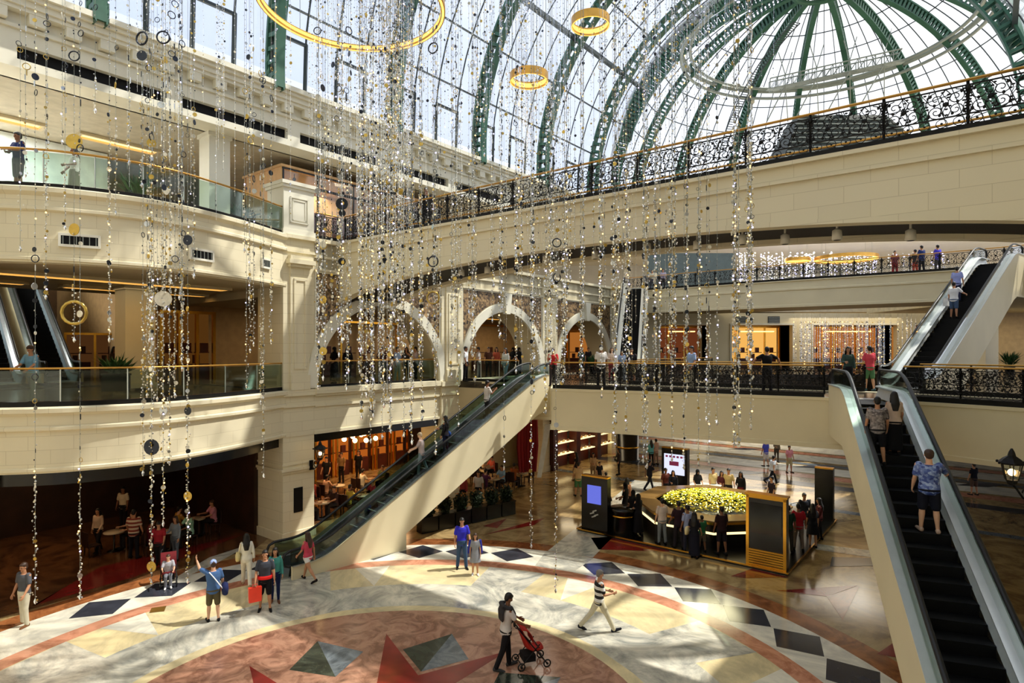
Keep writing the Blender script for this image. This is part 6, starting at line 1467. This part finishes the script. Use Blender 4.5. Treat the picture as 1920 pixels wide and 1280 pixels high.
def strand(x, y, z0, z1, rich, lb, grp, fancy=False, lo=None, pends=()):
    """beads from z0 (top) to z1; lo = height below which they bunch into a dense tail"""
    global NSTR; NSTR += 1; R = random.Random(NSTR*13+5); lo = lo if lo is not None else z1+.35*(z0-z1)
    zr = max(roof_z(x, y), z0+.1); k_ = y/15.0
    w = LB().tube([(0, 0, zr-z1), (0, 0, 0)], .0035*max(1, k_), 4, smooth=False)
    b = LB(); pend = []; z = z0
    while z > z1:
        dense = z < lo; q = R.random(); c = (R.uniform(-.02, .02), R.uniform(-.02, .02), z-z1)
        if dense:
            r = R.uniform(.01, .024); mi = R.choice((0, 0, 0, 1, 1, 1, 2, 4))
            if q < .045: b.ball(c, .02, 6, 4, mi=5 if R.random() < .6 else 6, smooth=True)
            elif q < .9: b.ball((c[0]+R.uniform(-.03, .03), c[1]+R.uniform(-.03, .03), c[2]), r, 5, 3, (1, 1, R.uniform(.7, 1.5)), mi=mi, smooth=False)
            else: pend.append((c, R.uniform(.025, .05), R.random()*PI, R.choice((1, 2, 3, 4)), 0))
            z -= R.uniform(.025, .07)/rich
        else:
            if q < .7: b.ball(c, R.uniform(.007, .015), 5, 3, (1, 1, 1.4), mi=R.choice((0, 0, 4, 3, 1)), smooth=False)
            elif q < .745: b.ball(c, .018, 6, 4, mi=5 if R.random() < .55 else 6)
            elif q < .81: b.tube([(c[0], c[1], c[2]+.06), (c[0], c[1], c[2]-.06)], .011, 5, mi=R.choice((3, 4, 0)))
            elif q < .93: pend.append((c, R.uniform(.02, .045)*(1.7 if fancy and R.random() < .35 else 1), R.random()*PI, R.choice((2, 3, 3, 4, 1)), 0))
            else: pend.append((c, R.uniform(.03, .055)*(1.6 if fancy and R.random() < .4 else 1), R.random()*PI, R.choice((2, 3, 3)), 1))
            z -= R.uniform(.05, .2)/rich
    for pv, pr, pm, ph in pends: pend.append(((0, 0, zat(pv, y)-z1), pr, R.uniform(-.5, .5), pm, ph))
    b.lathe([(.004, .1), (.03, .04), (.02, .0), (.003, -.03)], (0, 0, 0), 6, 0, False)
    o = w.build('bead_strand', LGREY); o.location = (x, y, z1); tag(o, lb, 'bead strand', grp)
    if fancy:
        b.build('bead_string', BM, o); o.children[0]['kind'] = 'stuff'
        for c, r, a, mi, hp in pend:
            m = LB()
            if hp: hoop(m, (0, 0, 0), r, a, 0)
            else: disc(m, (0, 0, 0), r, a, 0, 14)
            d = m.build('hoop' if hp else 'disc', BM[mi], o); d.location = c
    else:
        for c, r, a, mi, hp in pend:
            if hp: hoop(b, c, r, a, mi)
            else: disc(b, c, r, a, mi, 9)
        b.build('bead_string', BM, o); o.children[0]['kind'] = 'stuff'
    return o
def zat(v, y): return ZC+(HOR-v)/FPX*y
def xat(u, y): return (u-960)/FPX*y
def ST(u, y, v0, v1, lb, grp=None, rich=1.0, vlo=None, fancy=True, pends=()): strand(xat(u, y), y, zat(v0, y), zat(v1, y), rich, lb, grp, fancy, zat(vlo, y) if vlo else None, pends)
# the long ones that can be told apart
ST(66, 12.6, -60, 1130, 'long bead strand at the left, ending beside the man in grey T-shirt', None, .9, 890)
ST(86, 13.2, -60, 560, 'bead strand with violet lights left of the upper air vent', None, 1.0, 300)
ST(150, 12.8, -60, 1122, 'long bead strand with a drop at its end over the dark shop at the left', None, .9, 890)
ST(122, 13.6, -20, 430, 'short bead strand beside the leftmost air vent', None, .9, 300)
ST(205, 13.0, -60, 640, 'bead strand ending in front of the cream lit shop window', None, 1.1, 220)
ST(38, 13.4, 20, 470, 'sparse bead strand at the far left over the upper balcony', None, .6)
ST(284, 12.8, 150, 1095, 'long thick bead strand left of the pair over the pushchair', None, 1.1, 540, True, [(838, .17, 3, 0), (268, .09, 2, 0), (1062, .11, 2, 0)])
ST(306, 13.1, 100, 985, 'long bead strand of pale shells in the middle over the pushchair', None, 1.2, 440, True, [(560, .17, 1, 0), (70, .13, 3, 1), (770, .1, 4, 0)])
ST(352, 12.9, 200, 1092, 'long bead strand at the right, ending above the man in the blue cap', None, 1.1, 620, True, [(450, .11, 3, 0), (770, .09, 3, 0), (930, .1, 2, 0)])
ST(268, 13.3, 140, 890, 'warm lit bead strand ending just under the lower balcony front', None, .9, 560); ST(318, 13.6, 60, 870, 'bead strand with a big dark pendant in front of the lower balcony', None, 1.0, 520)
ST(342, 13.8, 240, 640, 'short strand ending in front of the cream column', None, .9)
ST(996, 15.2, 330, 1026, 'bead strand of bright crystals ending over the hall floor left of two', None, 1.0, 800); ST(1042, 15.4, 440, 1110, 'bead strand with a yellow drop ending lowest over the hall floor', None, .9, 820)
ST(945, 16.0, 300, 880, 'thin bead strand ending below the escalator side', None, .7, 830)
ST(139, 12.9, -60, 640, 'bead strand carrying a large amber hoop before the lower balcony', None, .8, 520, True, [(586, .24, 2, 1), (105, .1, 3, 1), (430, .13, 2, 0), (265, .16, 2, 0)])
ST(266, 13.2, -60, 350, 'bead strand with a big black disc under the cornice', None, .8, 200, True, [(104, .11, 3, 0), (72, .14, 3, 1)])
ST(641, 13.0, -60, 640, 'bead strand with a broad dark oval disc beside the pier pedestal', None, .6, 560, True, [(382, .13, 3, 0), (490, .08, 3, 0)])
ST(606, 13.2, 300, 712, 'bead strand with two pale yellow discs in front of the first arch', None, .7, 600, True, [(562, .09, 2, 0), (658, .09, 2, 0)])
ST(812, 14.0, -60, 660, 'bead strand with dark rings hanging by the second pier', None, .7, 560, True, [(490, .12, 3, 1), (558, .14, 2, 1), (90, .12, 3, 1)])
ST(1044, 14.2, 120, 620, 'bead strand with two dark hoops below the lower small ring', None, .7, 420, True, [(455, .1, 3, 1), (520, .1, 3, 1)])
random.seed(5)
def cluster(u0, u1, y0, y1, n, v0, v1a, v1b, where, rich=1.0, fancy=False, loq=.45):
    lb = 'thin bead strand ' + where
    for k in range(n):
        nb = max(2, n//5); bc = u0+(u1-u0)*((k % nb)+.5)/nb; u = bc+random.gauss(0, (u1-u0)/nb*.2); y = random.uniform(y0, y1); v1 = random.uniform(v1a, v1b)
        ST(u, y, v0+random.uniform(-30, 40), v1, lb, 'bead strands '+where, rich*random.uniform(.7, 1.1), v1-(v1-v0)*loq*random.uniform(.5, 1.2), fancy)
cluster(262, 366, 12.6, 15, 13, -60, 480, 760, 'crowding in front of the white column and upper balcony', 1.0, True, .5)
cluster(60, 250, 13, 16, 6, -60, 200, 420, 'at the upper left above the balcony railing', .8, True, .4)
cluster(434, 520, 13.5, 17, 9, 40, 430, 900, 'left of the pier pedestal', .75, True, .3)
cluster(584, 660, 12.8, 15.8, 14, -60, 560, 735, 'left of the dense bunch in front of the first arch', .9, True, .4)
cluster(668, 800, 12.5, 16, 38, -80, 560, 835, 'in the dense bunch below the large gold ring', 1.1, False, .5)
cluster(800, 870, 13, 16.5, 12, -60, 520, 860, 'right of the dense bunch by the second pier', .9, False, .4)
cluster(862, 960, 14, 17, 14, -40, 420, 720, 'in front of the middle arch', .8, False, .35)
cluster(960, 1075, 13.8, 16.6, 24, 130, 480, 780, 'below the lower small gold ring', 1.0, False, .5)
cluster(1078, 1140, 14, 16.6, 12, 60, 440, 800, 'below the upper small gold ring', .9, False, .4)
cluster(1142, 1190, 13, 15.4, 9, -40, 560, 860, 'in front of the narrow white sided escalator', 1.0, False, .4)
cluster(1195, 1300, 13, 15.4, 21, -40, 560, 900, 'in front of the far gallery between the bridges', .9, False, .4)
cluster(1300, 1345, 12.4, 14, 6, -40, 600, 900, 'right of the man in light blue on the middle bridge', .8, False, .4)
cluster(1366, 1420, 11.6, 13, 12, -60, 560, 860, 'rightmost bunch before the dome ribs', 1.1, False, .5)
cluster(720, 752, 13, 15, 12, -80, 180, 420, 'in the thick tuft hanging through the large gold ring', 1.3, False, .8)
cluster(600, 860, 16, 22, 26, -60, 120, 420, 'thinly spread before the vault glass left of the lower small ring', .6, False, .3)
cluster(870, 1290, 15, 20, 38, -60, 80, 330, 'thinly spread before the vault glass near the small rings', .6, False, .3)
# the dimmer curtain of strands in front of the far shops: nobody could count it
b = LB(); R = random.Random(3)
for k in range(120):
    x = R.uniform(22.0, 33.5); y = R.uniform(47.3, 48.6)
    z = 9.9
    while z > 6.5:
        b.ball((x+R.uniform(-.03, .03), y, z), R.uniform(.03, .055), 4, 3, mi=R.choice((0, 1, 2, 4, 4, 0, 1, 5, 3, 0)), smooth=False); z -= R.uniform(.12, .35)
    b.tube([(x, y, 10.6), (x, y, 6.5)], .006, 3, smooth=False)
for k in range(160):
    x = R.uniform(21, 46); y = R.uniform(61, 66); z = 17.5
    while z > 12.8:
        b.ball((x, y, z), R.uniform(.05, .1), 4, 3, mi=R.choice((0, 4, 4, 1, 6)), smooth=False); z -= R.uniform(.2, .5)
o = b.build('bead_curtain', BM); tag(o, 'distant curtain of beads before the far shops and hall', 'bead curtain', None, 'stuff')

# past the three hundred that show largest: the finest strands high under the vault
b = LB(); R = random.Random(21)
for u0, u1, v0, v1, n in ((590, 860, -60, 470, 80), (680, 790, -60, 760, 34), (860, 1080, -60, 430, 60), (960, 1075, 150, 700, 26), (1080, 1420, -60, 330, 70), (1140, 1300, -40, 720, 34), (255, 520, -60, 420, 30)):
    for k in range(n):
        y = R.uniform(15.5, 19.5); u = R.gauss((u0+u1)/2, (u1-u0)/3.6); z1 = zat(R.uniform(v0+.45*(v1-v0), v1), y); z = min(zat(v0, y), 20); x = xat(u, y); zr = max(roof_z(x, y), z)
        a_ = (x-W0[0])*D[0]+(y-W0[1])*D[1]; o_ = (x-W0[0])*N[0]+(y-W0[1])*N[1]
        if any(abs(math.hypot(x-q_[0], y-q_[1])-q_[3]) < .22 for q_ in (RING1, RING2, RING3)): continue
        if o_ < 1.0 or (a_ > 1.0 and z1 < 13.6): continue
        b.tube([(x, y, zr), (x, y, z1)], .003, 3, smooth=False)
        while z > z1:
            q = R.random(); c = (x+R.uniform(-.02, .02), y, z)
            if q < .86: b.ball(c, R.uniform(.009, .02), 4, 3, mi=R.choice((0, 0, 4, 3, 1, 2)), smooth=False)
            elif q < .9: b.ball(c, .018, 5, 3, mi=R.choice((5, 6)))
            else: disc(b, c, R.uniform(.02, .045), R.random()*PI, R.choice((1, 2, 3, 4)), 8)
            z -= R.uniform(.08, .26)
o = b.build('fine_bead_strands', BM); tag(o, 'faint cloud of the finest bead strands high under the vault', 'bead strands', None, 'stuff')
# ================================================================== camera, sky, sun
cam = bpy.data.cameras.new('camera'); cam.lens = 36*FPX/1920; cam.sensor_width = 36; cam.shift_y = 15/1920; cam.clip_end = 500
co = bpy.data.objects.new('camera', cam); COL.objects.link(co); co.location = (0, 0, ZC); co.rotation_euler = (PI/2, 0, 0)
sc = bpy.context.scene; sc.camera = co
w = bpy.data.worlds.new('sky'); sc.world = w; w.use_nodes = True; nt = w.node_tree; nt.nodes.clear()
out = nt.nodes.new('ShaderNodeOutputWorld'); bg = nt.nodes.new('ShaderNodeBackground'); nt.links.new(bg.outputs[0], out.inputs[0])
tc = nt.nodes.new('ShaderNodeTexCoord'); dt = nt.nodes.new('ShaderNodeVectorMath'); dt.operation = 'DOT_PRODUCT'
SUN_TRAVEL = Vector((-.64, -.14, -1.0)).normalized()
dt.inputs[1].default_value = -SUN_TRAVEL; nt.links.new(tc.outputs['Generated'], dt.inputs[0])
r = nt.nodes.new('ShaderNodeValToRGB'); e = r.color_ramp.elements
e[0].position = .2; e[0].color = (.70, .78, .96, 1); e[1].position = .95; e[1].color = (1.25, 1.25, 1.22, 1)
k = r.color_ramp.elements.new(.65); k.color = (.88, .92, 1.0, 1)
nt.links.new(dt.outputs['Value'], r.inputs[0]); nt.links.new(r.outputs[0], bg.inputs[0]); bg.inputs[1].default_value = SKY_STRENGTH
sl = bpy.data.lights.new('sun', 'SUN'); sl.energy = SUN_STRENGTH; sl.angle = math.radians(.8); sl.color = (1, .93, .80)
so = bpy.data.objects.new('sun', sl); COL.objects.link(so); so.rotation_euler = SUN_TRAVEL.to_track_quat('-Z', 'Y').to_euler(); so.location = (30, 30, 60)
vs = sc.view_settings; sc.display_settings.display_device = 'sRGB'; vs.view_transform = 'Standard'; vs.look = 'None'; vs.gamma = 1; vs.use_curve_mapping = False; vs.exposure = EXPOSURE
cy = sc.cycles; cy.max_bounces = 6; cy.diffuse_bounces = 4; cy.glossy_bounces = 3; cy.transmission_bounces = 2; cy.transparent_max_bounces = 14
cy.caustics_reflective = False; cy.caustics_refractive = False; cy.use_denoising = True; cy.sample_clamp_indirect = 6; cy.use_light_tree = True
try: cy.denoiser = 'OPENIMAGEDENOISE'
except Exception: pass
cy.use_adaptive_sampling = True; cy.adaptive_threshold = .035
